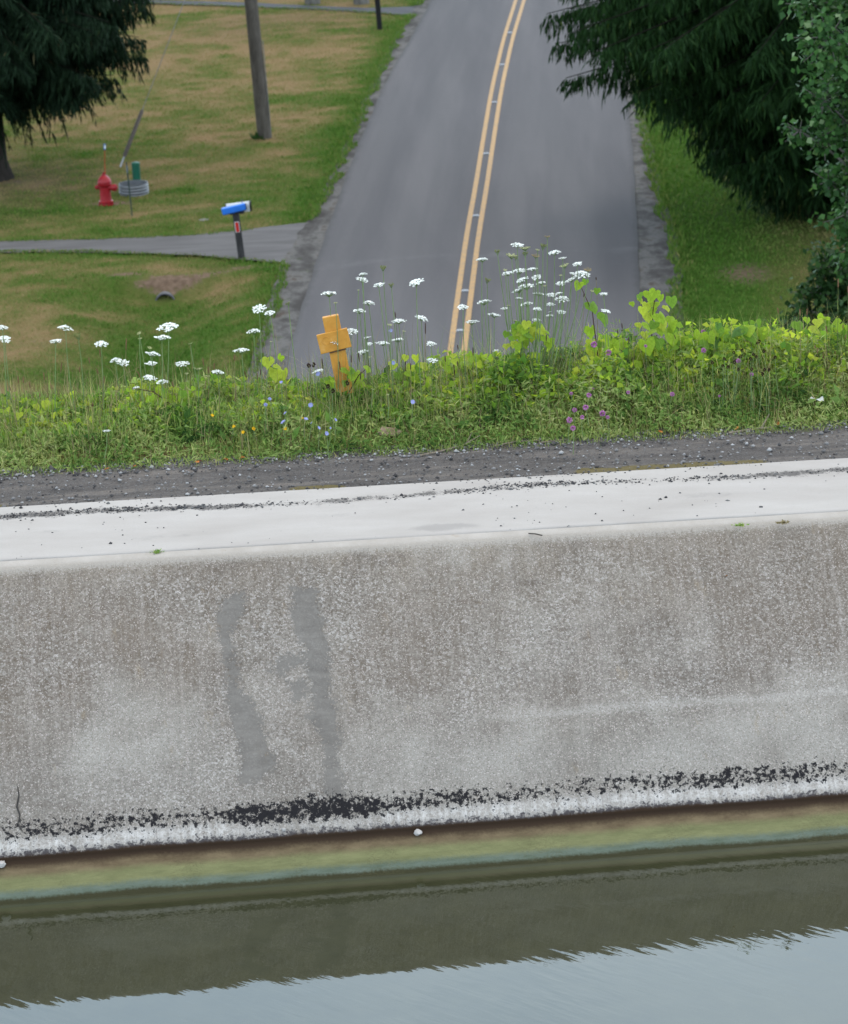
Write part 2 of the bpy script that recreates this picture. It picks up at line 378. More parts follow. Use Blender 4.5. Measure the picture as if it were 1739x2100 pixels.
kind(mesh_np('ground', np.stack([GX, GY, gz], -1), gf, M_LAWN, smooth=True, attrs={'lush': lushness(GX, GY).ravel(), 'soil': soilness(GX, GY).ravel()}), 'structure')

def strip(name, a, b, z, mat, k=9, parent=None, uvy=None, crown=0.0):
    """sheet between two polylines a and b (same length)"""
    a = np.asarray(a); b = np.asarray(b); m = len(a); t = np.linspace(0, 1, k)
    P = a[:, None, :] * (1 - t[None, :, None]) + b[:, None, :] * t[None, :, None]
    zz = np.full(P.shape[:2], 0.0) + z + crown * (1 - (2 * t[None, :] - 1) ** 2)
    v = np.concatenate([P, zz[..., None]], -1); i = np.arange(m * k).reshape(m, k)
    f = np.stack([i[:-1, :-1], i[:-1, 1:], i[1:, 1:], i[1:, :-1]], -1).reshape(-1, 4)
    uv = np.stack([np.broadcast_to(t, (m, k)), P[..., 1]], -1).reshape(-1, 2)
    return mesh_np(name, v, f, mat, parent, True, uv=uv)
# make the ground stay just under the road sheets: they lie 5 to 12 cm above the soil
ROADZ = .06
jit = .10 * (fbm(RY / .8, RY * 0, 41) - .5) * 2
kind(strip('shoulder', np.stack([GL - .06 + jit, RY], -1), np.stack([XL + .25, RY], -1), ROADZ - .012, M_SHLD, 5), 'structure')
kind(strip('shoulder', np.stack([XR - .25, RY], -1), np.stack([GR + .06 - jit[::-1], RY], -1), ROADZ - .012, M_SHLD, 5), 'structure')
road = kind(strip('road', np.stack([XL + .05 * jit * 6, RY], -1), np.stack([XR - .05 * jit[::-1] * 6, RY], -1), ROADZ, M_ASPH, 13, crown=.05), 'structure')
for s in (-1, 1):
    c = XC + s * .125
    strip('yellow_line', np.stack([c - .052, RY], -1), np.stack([c + .052, RY], -1), ROADZ + .058, M_YEL, 2, parent=road)
M_RPM = plain('marker_white', (.17, .175, .185), .5, .4, var=.1)
for px, py in ((1040, 76), (1026, 142), (1017, 219), (1004, 325), (984, 453), (965, 608), (958, 690)):
    p = on_z(px, py); x = rx(XC, p[1])
    b = MB().prism([(-.075, 0), (.075, 0), (.05, .022), (-.05, .022)], -.06, .06).build('pavement_marker', M_RPM, road, loc=(x, p[1], ROADZ + .05))
def drive(name, T, B, z, mat=None):
    n = 60; tx = np.linspace(0, 1, n)
    def rs(P):
        d = np.concatenate([[0], np.cumsum(np.hypot(*np.diff(P, axis=0).T))]); d /= d[-1]
        return np.stack([np.interp(tx, d, P[:, 0]), np.interp(tx, d, P[:, 1]) + .05 * np.sin(tx * 91) * 0], -1)
    a, b = rs(T), rs(B); a[:, 1] += .12 * (fbm(a[:, 0] / .6, a[:, 0] * 0, 5) - .5); b[:, 1] += .14 * (fbm(b[:, 0] / .6, b[:, 0] * 0, 9) - .5)
    return kind(strip(name, a, b, z, mat or M_DRIVE, 6), 'structure')
drive('driveway', DRIVE_T, DRIVE_B, ROADZ - .02)
drive('driveway', FARD_T, FARD_B, ROADZ - .02, plain('dark_drive', (.050, .050, .054), .9, .2, var=.2, scale=2))

# ------------------------------------------------------------------ canal wall
def wall_material():
    t = NT('weathered_concrete'); uv = t.coord('UV'); co = t.coord(); su = t.sep(uv); u, v = su[0], su[1]
    pa = t.attr('patch'); dk = t.attr('dark'); pale = t.attr('pale'); brown = t.attr('brown')
    wob = t.math('MULTIPLY', t.math('SUBTRACT', t.noise(t.mapping(uv, (1.2, 0, 1)), 1.0, 4, .6), .5), .03)
    fine = t.noise(t.mapping(co, (1, 1, .5)), 60, 5, .8)
    w = t.math('ADD', t.math('ADD', v, wob), t.math('MULTIPLY', t.math('SUBTRACT', fine, .5), .020))
    # cement skin, exposed stones
    big = t.noise(t.mapping(uv, (1, 2.2, 1)), .9, 5, .6); mid = t.noise(t.mapping(uv, (3, 3, 1)), 1.4, 5, .65)
    base = t.ramp(big, [(.3, (.098, .087, .078)), (.5, (.142, .130, .119)), (.7, (.190, .177, .163))])
    base = t.mix(t.ramp(mid, [(.42, 0.0), (.70, .6)]), base, (.092, .077, .065))
    base = t.mix(t.math('MULTIPLY', t.rng(v, .45, .02), t.ramp(mid, [(.3, .2), (.65, .75)])), base, (.145, .121, .094))
    dith = t.math('MULTIPLY', t.math('SUBTRACT', t.noise(co, 95, 4, .85), .5), .36)
    cloud = t.math('ADD', t.noise(t.mapping(uv, (1.7, 4.6, 1)), 1.0, 7, .66, .5), dith)
    base = t.mix(t.ramp(cloud, [(.50, 0.0), (.66, .9)]), base, (.072, .060, .050))
    base = t.mix(t.ramp(cloud, [(.32, .85), (.48, 0.0)]), base, (.225, .212, .196))
    base = t.mix(t.math('MULTIPLY', brown, t.ramp(t.math('ADD', mid, dith), [(.25, .25), (.65, .95)])), base, (.100, .081, .065))
    base = t.mix(t.math('MULTIPLY', pale, t.ramp(cloud, [(.30, .95), (.68, .2)])), base, (.215, .210, .198))
    streak = t.noise(t.mapping(uv, (34, 1.6, 1)), 1.0, 5, .7)
    base = t.mix(t.ramp(streak, [(.43, .0), (.68, .45)]), base, (.225, .205, .195))
    # wash line left by old levels
    ln = t.math('ADD', v, t.math('MULTIPLY', t.math('SUBTRACT', t.noise(t.mapping(uv, (2, 8, 1)), 1.1, 5, .7), .5), .07))
    lm = t.math('MULTIPLY', t.rng(t.math('ABSOLUTE', t.math('SUBTRACT', ln, .56)), .022, .0), t.rng(u, -.2, 1.0))
    base = t.mix(t.math('MULTIPLY', lm, .55), base, (.26, .252, .243))
    low = t.math('MULTIPLY', t.rng(v, .55, .72), .35)
    base = t.mix(low, base, (.155, .151, .145))
    cell = t.voro(co, 78, 'Color'); cr = t.sep(cell)[0]; dist = t.voro(co, 78, 'Distance')
    stone = t.ramp(cr, [(.0, (.050, .043, .038)), (.22, (.085, .076, .069)), (.5, (.135, .127, .119)), (.8, (.195, .187, .18)), (.95, (.31, .305, .305))])
    sm = t.math('MULTIPLY', t.ramp(t.noise(t.mapping(uv, (1.4, 2.6, 1)), 1.0, 4, .6), [(.32, .12), (.62, .50)]), t.rng(v, .93, .7, .25, 1))
    sm = t.math('MULTIPLY', t.math('MULTIPLY', sm, t.rng(v, .0, .12, .35, 1)), t.math('SUBTRACT', 1.0, t.math('MULTIPLY', pale, .65)))
    base = t.mix(sm, base, stone)
    cell2 = t.sep(t.voro(co, 170, 'Color'))[1]
    base = t.mix(t.ramp(cell2, [(.76, 0.0), (.88, .42)]), base, (.05, .044, .039))
    base = t.mix(t.ramp(cell2, [(.04, .5), (.09, 0.0)]), base, (.37, .335, .33))
    base = t.mix(t.math('MULTIPLY', t.rng(t.math('ADD', v, t.math('ADD', t.math('MULTIPLY', t.math('SUBTRACT', streak, .5), .07), t.math('MULTIPLY', dith, .22))), .036, .012), .75), base, (.245, .23, .215))
    base = t.mix(t.rng(v, .004, -.006), base, t.ramp(mid, [(.3, (.215, .202, .188)), (.7, (.265, .252, .242))]))
    # brownish lichen spots
    base = t.mix(t.ramp(t.noise(uv, 7, 5, .7), [(.62, 0), (.74, .35)]), base, (.16, .115, .06))
    # smooth trowelled mortar
    pm = t.math('MULTIPLY', t.rng(t.math('ADD', pa, t.math('ADD', t.math('MULTIPLY', t.math('SUBTRACT', t.noise(co, 10, 9, .8), .5), 2.2), t.math('MULTIPLY', t.math('SUBTRACT', t.noise(co, 60, 3, .7), .5), 1.2))), .50, .66), .86)
    mort = t.ramp(t.math('ADD', t.math('MULTIPLY', t.noise(t.mapping(uv, (3, 22, 1)), 1.0, 6, .7, .6), .6), t.math('MULTIPLY', t.noise(co, 5, 6, .7), .4)), [(.34, (.070, .066, .064)), (.5, (.102, .097, .093)), (.66, (.130, .124, .119))])
    base = t.mix(pm, base, mort)
    base = t.mix(1.0, base, (1.13, 1.075, 1.01), 'MULTIPLY')
    # band above the water: black growth, white scale, dark brown, tan, yellow-green, teal
    spots = t.noise(t.mapping(co, (1, 1, .8)), 30, 8, .76); sp2 = t.noise(t.mapping(uv, (1.6, 6, 1)), 1.0, 4, .6)
    wht = t.math('MULTIPLY', t.math('MULTIPLY', t.rng(w, .800, .832), t.ramp(streak, [(.3, .25), (.62, 1.0)])), t.math('SUBTRACT', 1.0, t.math('MULTIPLY', dk, .8)))
    c = t.mix(t.math('MULTIPLY', wht, t.ramp(spots, [(.40, .1), (.56, 1.0)])), base, (.375, .355, .335))
    bd = t.math('MULTIPLY', t.rng(w, .725, .792), t.rng(w, .865, .80))
    thr = t.math('ADD', t.math('ADD', spots, t.math('MULTIPLY', bd, .185)), t.math('ADD', t.math('MULTIPLY', dk, .10), t.math('MULTIPLY', t.math('SUBTRACT', sp2, .5), .25)))
    c = t.mix(t.math('MULTIPLY', t.rng(thr, .672, .712), t.rng(w, .66, .74)), c, (.013, .012, .013))
    c = t.mix(t.math('MULTIPLY', t.rng(t.math('ADD', spots, t.math('MULTIPLY', t.math('SUBTRACT', w, .852), 7.0)), .47, .60), t.rng(w, .82, .84)), c, (.046, .041, .042))
    c = t.mix(t.rng(w, .860, .872), c, (.026, .016, .010))  # brown band, with the undercut's shade put into its dark tone
    tan = t.ramp(t.noise(t.mapping(uv, (5, 30, 1)), 1.0, 5, .7), [(.3, (.055, .037, .020)), (.7, (.118, .088, .050))])
    c = t.mix(t.rng(w, .890, .914), c, tan)
    yg = t.ramp(t.noise(t.mapping(uv, (4, 40, 1)), 1.0, 5, .7), [(.3, (.078, .080, .034)), (.7, (.130, .128, .058))])
    c = t.mix(t.rng(w, .914, .940), c, yg)
    teal = t.ramp(t.noise(t.mapping(uv, (4, 40, 1)), 1.3, 5, .7), [(.3, (.048, .062, .042)), (.7, (.082, .100, .080))])
    c = t.mix(t.rng(w, .955, .976), c, teal)
    c = t.mix(t.rng(w, .980, .992), c, (.020, .019, .007))
    cut = t.noise(t.mapping(uv, (6, 26, 1)), 2.4, 6, .75, .4)
    c = t.mix(t.math('MULTIPLY', t.math('MULTIPLY', t.rng(v, .90, .92), t.rng(t.math('ABSOLUTE', t.math('SUBTRACT', cut, .5)), .012, .0)), t.rng(t.noise(uv, 2.4, 3), .5, .56)), c, (.05, .045, .02))
    h = t.math('ADD', t.math('MULTIPLY', t.math('SUBTRACT', 1, dist), .6), fine)
    h = t.mix(pm, h, t.noise(co, 30, 4, .6))
    return t.principled(c, t.rng(v, .86, .94, .95, .55), t.rng(v, .86, .94, .05, .12), nrm=t.bump(h, t.rng(v, .7, .9, .75, .25), .006)).m
def coping_material():
    t = NT('pale_concrete'); uv = t.coord('UV'); co = t.coord(); n = t.noise(t.mapping(co, (.6, 1.6, 1)), 1.5, 5, .6); f = t.noise(co, 70, 5, .75)
    c = t.ramp(n, [(.3, (.245, .222, .203)), (.7, (.300, .277, .258))])
    c = t.mix(t.ramp(f, [(.5, 0.0), (.75, .4)]), c, (.20, .188, .18))
    c = t.mix(t.math('MULTIPLY', t.rng(t.sep(uv)[1], .16, .0), t.ramp(n, [(.3, .2), (.7, .7)])), c, (.20, .182, .160))
    g = t.attr('grit'); gm = t.rng(t.math('ADD', g, t.math('MULTIPLY', t.math('ADD', t.math('MULTIPLY', t.math('SUBTRACT', t.noise(co, 7, 4, .7), .5), .9), t.math('SUBTRACT', t.noise(co, 60, 6, .85), .5)), 2.0)), .50, .86)
    c = t.mix(t.math('MULTIPLY', gm, .85), c, (.062, .056, .053))
    c = t.mix(t.math('MULTIPLY', t.rng(t.math('ADD', t.attr('stain'), t.math('MULTIPLY', t.math('SUBTRACT', t.noise(co, 9, 5, .7), .5), .8)), .35, .8), .45), c, (.15, .138, .13))
    ru = t.ramp(t.noise(co, 2.4, 5, .7), [(.66, 0.0), (.78, .22)]); c = t.mix(ru, c, (.22, .20, .185))
    return t.principled(c, .92, .06, nrm=t.bump(f, .4, .004)).m
M_WALL, M_COPE = wall_material(), coping_material()
wall = thing('canal_wall', 'sloping grey concrete canal wall with stained waterline under a pale flat coping', 'wall', (*from_un(0, 0), ZW))
wu = np.concatenate([[-70, -50, -35, -25, -18, -13, -10], np.arange(-8, 8.001, .02), [10, 13, 18, 25, 35, 50, 70]])
wv = np.concatenate([[-.052, -.050, -.048, -.03, -.012, -.005], np.linspace(0, .868, 118), np.linspace(.875, .90, 6), np.linspace(.91, 1.0, 20), [1.05, 1.2, 1.6]])
WU, WV = np.meshgrid(wu, wv); lz = lip_z(WU)
step = .028 * np.clip((WV - .870) / .015, 0, 1)                  # undercut: face drops a little, then a flatter toe
wn_ = -SET * WV + step * .9 * np.clip(1 - (WV - .885) / .115, 0, 1) - 0.0
wz_ = lz + (ZW - lz) * WV - step * .0
wn_ = wn_ + .010 * (fbm(WU * 1.3, WV * 5, 8) - .5) * (WV > .01) * (WV < .97)
flat = WV < 0; wz_ = np.where(flat, lz, wz_); wn_ = np.where(flat, -WV * 2.2, wn_)
ed = np.clip(1 - np.abs(WV) / .012, 0, 1); wz_ = wz_ - .008 * ed ** 2 - .25 * (WV < -.051) - .003 * np.clip((-.047 - WV) / .003, 0, 1)
def px_to_wall(px, py):
    # meets the sloping face plane
    best = None; lo, hi = 0.0, 1.0
    for _ in range(40):
        m = (lo + hi) / 2; p = on_n(px, py, -SET * m); u, n = to_un(p[0], p[1]); zf = lip_z(u) + (ZW - lip_z(u)) * m
        if p[2] > zf: hi = m
        else: lo = m
    return u, (lo + hi) / 2
def poly_mask(polys, soft):
    best = np.zeros(WU.shape)
    sel = (np.abs(WU) < 8)
    for poly in polys:
        P = np.array([px_to_wall(*p) for p in poly]); P[:, 1] *= 2.45
        X, Y = WU[sel], WV[sel] * 2.45; ins = np.zeros(X.shape, bool); dmin = np.full(X.shape, 9.0)
        for i in range(len(P)):
            a, b = P[i], P[(i + 1) % len(P)]
            c = ((a[1] > Y) != (b[1] > Y)) & (X < (b[0] - a[0]) * (Y - a[1]) / (b[1] - a[1] + 1e-12) + a[0]); ins ^= c
            d = b - a; tt = np.clip(((X - a[0]) * d[0] + (Y - a[1]) * d[1]) / (d @ d), 0, 1)
            dmin = np.minimum(dmin, np.hypot(X - a[0] - tt * d[0], Y - a[1] - tt * d[1]))
        s = np.where(ins, dmin, -dmin); m = np.zeros(WU.shape); m[sel] = np.clip(.5 + s / soft / 2, 0, 1); best = np.maximum(best, m)
    return best
patch = poly_mask([[(450, 1222), (512, 1212), (500, 1260), (478, 1300), (490, 1335), (492, 1400), (522, 1445), (562, 1540), (545, 1572), (522, 1602), (490, 1612), (480, 1500), (455, 1430), (465, 1370), (438, 1290)],
                   [(592, 1205), (652, 1195), (656, 1260), (682, 1330), (682, 1420), (702, 1510), (692, 1560), (712, 1632), (660, 1642), (664, 1570), (660, 1520), (628, 1470), (640, 1420), (618, 1350), (594, 1265)],
                   [(565, 1345), (620, 1335), (625, 1365), (570, 1390), (552, 1375)], [(590, 1400), (632, 1390), (630, 1440), (598, 1440)], [(505, 1560), (560, 1530), (570, 1570), (520, 1620)]], .075)
dark = poly_mask([[(470, 1655), (560, 1645), (640, 1615), (720, 1610), (790, 1640), (740, 1690), (600, 1700), (500, 1700)]], .10)
pale_m = poly_mask([[(720, 1500), (800, 1450), (900, 1490), (1100, 1480), (1739, 1400), (1900, 1400), (1900, 1590), (1400, 1600), (1000, 1630), (760, 1640), (715, 1560)], [(400, 1440), (250, 1400), (100, 1500), (150, 1600), (430, 1600)]], .22)
brown_m = poly_mask([[(-200, 1190), (430, 1180), (560, 1180), (440, 1300), (420, 1420), (200, 1480), (-200, 1560)], [(720, 1230), (1000, 1220), (980, 1400), (760, 1450), (690, 1350)], [(1250, 1120), (1900, 1080), (1900, 1330), (1500, 1330)]], .25)
X_, Y_ = from_un(WU, wn_); i = np.arange(WU.size).reshape(WU.shape)
wf = np.stack([i[:-1, :-1], i[1:, :-1], i[1:, 1:], i[:-1, 1:]], -1).reshape(-1, 4)
wl = np.array([*from_un(0, 0), ZW])
mesh_np('sloped_face', np.stack([X_, Y_, wz_], -1).reshape(-1, 3) - wl, wf, M_WALL, wall, True, attrs={'patch': patch.ravel(), 'dark': dark.ravel(), 'pale': pale_m.ravel(), 'brown': brown_m.ravel()}, uv=np.stack([WU, WV], -1).reshape(-1, 2))
# coping slab: front joint, flat top, back face
cu = np.concatenate([[-70, -50, -35, -25, -18, -13, -10], np.arange(-8, 8.001, .04), [10, 13, 18, 25, 35, 50, 70]])
cprof = [(.122, -.25), (.122, -.008), (.128, .002)] + [(q, .004) for q in np.linspace(.15, N_LEDGE - .02, 36)] + [(N_LEDGE, -.012), (N_LEDGE, -.35)]
cn = np.array([p[0] for p in cprof]); cz = np.array([p[1] for p in cprof])
CU, CNn = np.meshgrid(cu, cn); CZ = lip_z(CU) + cz[:, None]
wavy = .018 * (fbm(CU * .8, CU * 0, 77) - .5) * (CNn < .13); X_, Y_ = from_un(CU, CNn + wavy + .012 * (vnoise(CU * 5, CU * 0, 3) - .5) * (CNn < .13))
gline = N_LEDGE - .27 + .10 * (fbm(CU * .7, CU * 0, 31) - .5) + .035 * np.sin(CU * 2.1)
grit = np.exp(-((CNn - gline) / .085) ** 2) * (.60 + 1.0 * (fbm(CU * 1.1, CNn * 3, 14) - .40) + .22 * np.clip((-CU - .9) / .6, 0, 1)) + .35 * np.exp(-((CNn - N_LEDGE) / .05) ** 2)
i = np.arange(CU.size).reshape(CU.shape); cf = np.stack([i[:-1, :-1], i[:-1, 1:], i[1:, 1:], i[1:, :-1]], -1).reshape(-1, 4)
_q = on_z(910, 1083, 8.19); _su, _sn = to_un(_q[0], _q[1]); STAIN = np.exp(-(((CU - _su) / .26) ** 2 + ((CNn - _sn) / .10) ** 2))
for _px, _py, _a, _b in ((330, 1110, .5, .08), (1450, 1010, .6, .1), (120, 1100, .3, .06), (700, 1060, .4, .07)):
    _q = on_z(_px, _py, 8.19); _su, _sn = to_un(_q[0], _q[1]); STAIN = np.maximum(STAIN, .55 * np.exp(-(((CU - _su) / _a) ** 2 + ((CNn - _sn) / _b) ** 2)))
mesh_np('coping', np.stack([X_, Y_, CZ], -1).reshape(-1, 3) - wl, cf, M_COPE, wall, True, attrs={'grit': np.clip(grit, 0, 1.2).ravel(), 'stain': STAIN.ravel()}, uv=np.stack([CU, CNn], -1).reshape(-1, 2))

# ------------------------------------------------------------------ canal water
def water_material():
    t = NT('canal_water'); co = t.coord()
    dv = t.mapping(co, rot=(0, 0, R(42)))
    r1 = t.noise(t.mapping(dv, (.9, 4.2, 1)), 2.6, 2, .45, .2)
    r2 = t.noise(t.mapping(dv, (1.2, 5.0, 1)), 5.5, 2, .5)
    msk = t.rng(t.noise(co, .9, 3), .36, .64, .15, 1.1)
    h = t.math('MULTIPLY', t.math('ADD', r1, t.math('MULTIPLY', r2, .35)), msk)
    c = t.ramp(t.noise(co, 5, 5, .7), [(.3, (.020, .0215, .0105)), (.7, (.028, .029, .0145))])
    return t.principled(c, .015, .75, nrm=t.bump(h, .085, .010), ior=1.36).m
a = from_un(-90, -SET + .06); b = from_un(90, -SET + .06); c_ = from_un(90, -46); d_ = from_un(-90, -46)
kind(mesh_np('canal_water', [(*d_, ZW), (*c_, ZW), (*b, ZW), (*a, ZW)], [(0, 1, 2, 3)], water_material()), 'structure')

# ------------------------------------------------------------------ towpath
def path_material():
    t = NT('gravel_path'); co = t.coord(); uv = t.coord('UV'); n = t.noise(t.mapping(uv, (.5, 4, 1)), 1.5, 5, .6); f = t.noise(co, 85, 5, .8)
    c = t.ramp(n, [(.34, (.058, .050, .046)), (.52, (.096, .083, .075)), (.68, (.155, .130, .112))])
    c = t.mix(t.ramp(f, [(.45, 0.0), (.7, .75)]), c, (.17, .163, .16))
    c = t.mix(t.ramp(t.noise(co, 40, 4, .8), [(.3, .7), (.5, 0.0)]), c, (.036, .033, .033))
    moss = t.rng(t.math('ADD', t.attr('moss'), t.math('MULTIPLY', t.math('SUBTRACT', t.noise(uv, 9, 4, .7), .5), .9)), .42, .62)
    c = t.mix(t.math('MULTIPLY', moss, t.ramp(f, [(.3, .4), (.6, .9)])), c, (.125, .098, .035))
    return t.principled(c, .95, .04, nrm=t.bump(f, .9, .02)).m
pu = np.concatenate([[-70, -50, -35, -25, -18, -13, -10], np.arange(-8, 8.001, .06), [10, 13, 18, 25, 35, 50, 70]])
pn = np.linspace(N_LEDGE + .003, N_PATH + .25, 26); PU, PN = np.meshgrid(pu, pn)
PZ = vz(PU, np.minimum(PN, N_PATH)) + .012 + .018 * (fbm(PU * 4, PN * 4, 6) - .5) - .02 * np.exp(-((PN - 1.75) / .16) ** 2)
PZ = np.where(PN > N_PATH, PZ - .05 * (PN - N_PATH), PZ)
def px_u(px, py): q = on_z(px, py, 8.18); return to_un(q[0], q[1])[0]
MOSS = np.zeros(PU.shape)
for a_, b_, w_ in ((px_u(1160, 968), px_u(1590, 940), .13), (px_u(575, 1002), px_u(725, 996), .09), (px_u(-40, 1030), px_u(40, 1028), .07)):
    MOSS = np.maximum(MOSS, np.clip(np.minimum(PU - a_, b_ - PU) / .12, 0, 1) * np.exp(-((PN - N_LEDGE - .07) / w_) ** 2))
X_, Y_ = from_un(PU, PN); i = np.arange(PU.size).reshape(PU.shape)
kind(mesh_np('towpath', np.stack([X_, Y_, PZ], -1), np.stack([i[:-1, :-1], i[:-1, 1:], i[1:, 1:], i[1:, :-1]], -1).reshape(-1, 4), path_material(), None, True, attrs={'moss': MOSS.ravel()}, uv=np.stack([PU, PN], -1).reshape(-1, 2)), 'structure')

# ------------------------------------------------------------------ loose stones
def stones(name, xyz, size, mat, seed=0):
    g = np.random.default_rng(seed); n = len(xyz)
    o = np.array([(1, 0, 0), (0, 1, 0), (-1, 0, 0), (0, -1, 0), (0, 0, .7), (0, 0, -.5)], float)
    F = np.array([(0, 1, 4), (1, 2, 4), (2, 3, 4), (3, 0, 4), (1, 0, 5), (2, 1, 5), (3, 2, 5), (0, 3, 5)])
    sc = size[:, None, None] * g.uniform(.6, 1.3, (n, 6, 1)); a = g.uniform(0, 6.28, n); c, s_ = np.cos(a), np.sin(a)
    v = o[None] * sc; v = np.stack([v[..., 0] * c[:, None] - v[..., 1] * s_[:, None], v[..., 0] * s_[:, None] + v[..., 1] * c[:, None], v[..., 2]], -1) + xyz[:, None, :]
    f = (F[None] + 6 * np.arange(n)[:, None, None]).reshape(-1, 3)
    return kind(mesh_np(name, v.reshape(-1, 3), f, mat, attrs={'rnd': np.repeat(g.random(n), 6)}), 'stuff')
def stone_mat(name, stops):
    t = NT(name); return t.principled(t.ramp(t.attr('rnd'), stops), .9, .05).m
g = np.random.default_rng(3)
n = 9000; u = g.uniform(-7.5, 7.5, n); nn = np.where(g.random(n) < .45, N_PATH + .10 - np.abs(g.normal(0, .16, n)), g.uniform(N_LEDGE + .02, N_PATH + .15, n))
keep = nn > N_LEDGE; u, nn = u[keep], nn[keep]; x, y = from_un(u, nn); sz = g.gamma(2.0, .0032, len(u)) + .003
stones('path_gravel', np.stack([x, y, vz(u, np.minimum(nn, N_PATH)) + .018], -1), sz, stone_mat('path_stone', [(.0, (.035, .032, .032)), (.5, (.10, .093, .09)), (.8, (.18, .172, .168)), (1.0, (.30, .29, .285))]), 1)
n = 8500; u = g.uniform(-7.5, 7.5, n); gl = N_LEDGE - .27 + .10 * (fbm(u * .7, u * 0, 31) - .5) + .035 * np.sin(u * 2.1)
nn = np.where(g.random(n) < .8, gl + g.normal(0, .036, n), np.where(g.random(n) < .5, g.uniform(.1, N_LEDGE - .02, n), N_LEDGE - np.abs(g.normal(0, .05, n))))
dens = np.clip(1.7 * (fbm(u * 1.1, u * 0, 14) - .25) + .55 * np.clip((-u - .9) / .6, 0, 1), .14, 1); keep = (g.random(n) < dens) & (nn < N_LEDGE) & (nn > .05); u, nn = u[keep], nn[keep]
x, y = from_un(u, nn); sz = g.gamma(2.0, .0022, len(u)) + .002
stones('coping_grit', np.stack([x, y, lip_z(u) + .006], -1), sz, stone_mat('dark_grit', [(.0, (.025, .024, .025)), (.7, (.065, .062, .063)), (1.0, (.14, .135, .13))]), 2)
M_CONC = plain('pale_stone', (.27, .25, .235), .9, .2, bump=.5)
def rock(name, p, s, label, mat=M_CONC, squash=.7):
    m = MB(); gg = np.random.default_rng(int(abs(p[0]) * 977) % 9999); v = []; rings = 5; k = 9
    for i in range(rings):
        th = math.pi * (i + .5) / rings
        for j in range(k):
            ph = 2 * math.pi * j / k; r = s * gg.uniform(.75, 1.1); v.append((r * math.sin(th) * math.cos(ph), r * math.sin(th) * math.sin(ph), r * squash * math.cos(th)))
    f = [(i * k + j, i * k + (j + 1) % k, (i + 1) * k + (j + 1) % k, (i + 1) * k + j) for i in range(rings - 1) for j in range(k)] + [tuple(range(k))[::-1], tuple(range((rings - 1) * k, rings * k))]
    return tag(m.add(v, f).build(name, mat, None, True, loc=tuple(p)), label, 'stone')
def wall_pt(px, py, off=.0):
    u, m = px_to_wall(px, py); zf = lip_z(u) + (ZW - lip_z(u)) * m; x, y = from_un(u, -SET * m); return (x, y, zf + off)
rock('concrete_lump', wall_pt(857, 1710, .01), .030, 'pale concrete lump on the dark waterline below the two mortar streaks')
rock('concrete_lump', wall_pt(2, 1772, .0), .032, 'pale lump lodged on the waterline beside the cracked stretch of wall')
rock('concrete_lump', wall_pt(582, 1703, .01), .016, 'small pinkish lump above the algae below the left mortar streak')
q = on_z(418, 451); rock('lawn_stone', (q[0], q[1], ground_z(q[0], q[1])), .12, 'flat pale stone lying in the lawn between hydrant and mailbox', plain('lawn_stone', (.14, .135, .12), .9, .1), squash=.25)

# ------------------------------------------------------------------ leaf scatter
def leaves(c, d, nrm, ln, wd, fold=.12, tipdrop=0.0):
    """diamond leaves: base c, direction d, blade normal nrm"""
    d = d / np.linalg.norm(d, axis=1, keepdims=True); s = np.cross(d, nrm); s /= np.linalg.norm(s, axis=1, keepdims=True) + 1e-9
    up = np.cross(s, d); ln = ln[:, None]; wd = wd[:, None]
    b = c; t = c + d * ln - up * ln * tipdrop; m = c + d * ln * .45
    l = m + s * wd * .5 + up * wd * fold; r = m - s * wd * .5 + up * wd * fold
    v = np.stack([b, r, t, l], 1).reshape(-1, 3); return v, np.arange(len(v)).reshape(-1, 4)
def rvec(g, n):
    v = g.normal(size=(n, 3)); return v / np.linalg.norm(v, axis=1, keepdims=True)
def tubes_np(chains, k=4):
    """many thin tubes: chains = list of (pts(m,3), r0, r1)"""
    V = []; Fs = []; b = 0
    for pts, r0, r1 in chains:
        pts = np.asarray(pts, float); m = len(pts); t = np.gradient(pts, axis=0); t /= np.linalg.norm(t, axis=1, keepdims=True) + 1e-9
        a = np.cross(t, np.array([.31, .94, .13])); a /= np.linalg.norm(a, axis=1, keepdims=True) + 1e-9; bb = np.cross(t, a)
        q = np.arange(k) * 2 * np.pi / k; r = np.linspace(r0, r1, m)[:, None, None]
        v = pts[:, None, :] + (a[:, None, :] * np.cos(q)[None, :, None] + bb[:, None, :] * np.sin(q)[None, :, None]) * r
        i = np.arange(m * k).reshape(m, k) + b; f = np.stack([i[:-1], np.roll(i[:-1], -1, 1), np.roll(i[1:], -1, 1), i[1:]], -1).reshape(-1, 4)
        V.append(v.reshape(-1, 3)); Fs.append(f); b += m * k
    return np.concatenate(V), np.concatenate(Fs)
def bark(name, c1, c2, sc=6):
    t = NT(name); co = t.coord(); n = t.noise(t.mapping(co, (1, 1, .22)), sc, 6, .75)
    return t.principled(t.ramp(n, [(.35, c1), (.65, c2)]), .95, .03, nrm=t.bump(n, 1.0, .03)).m

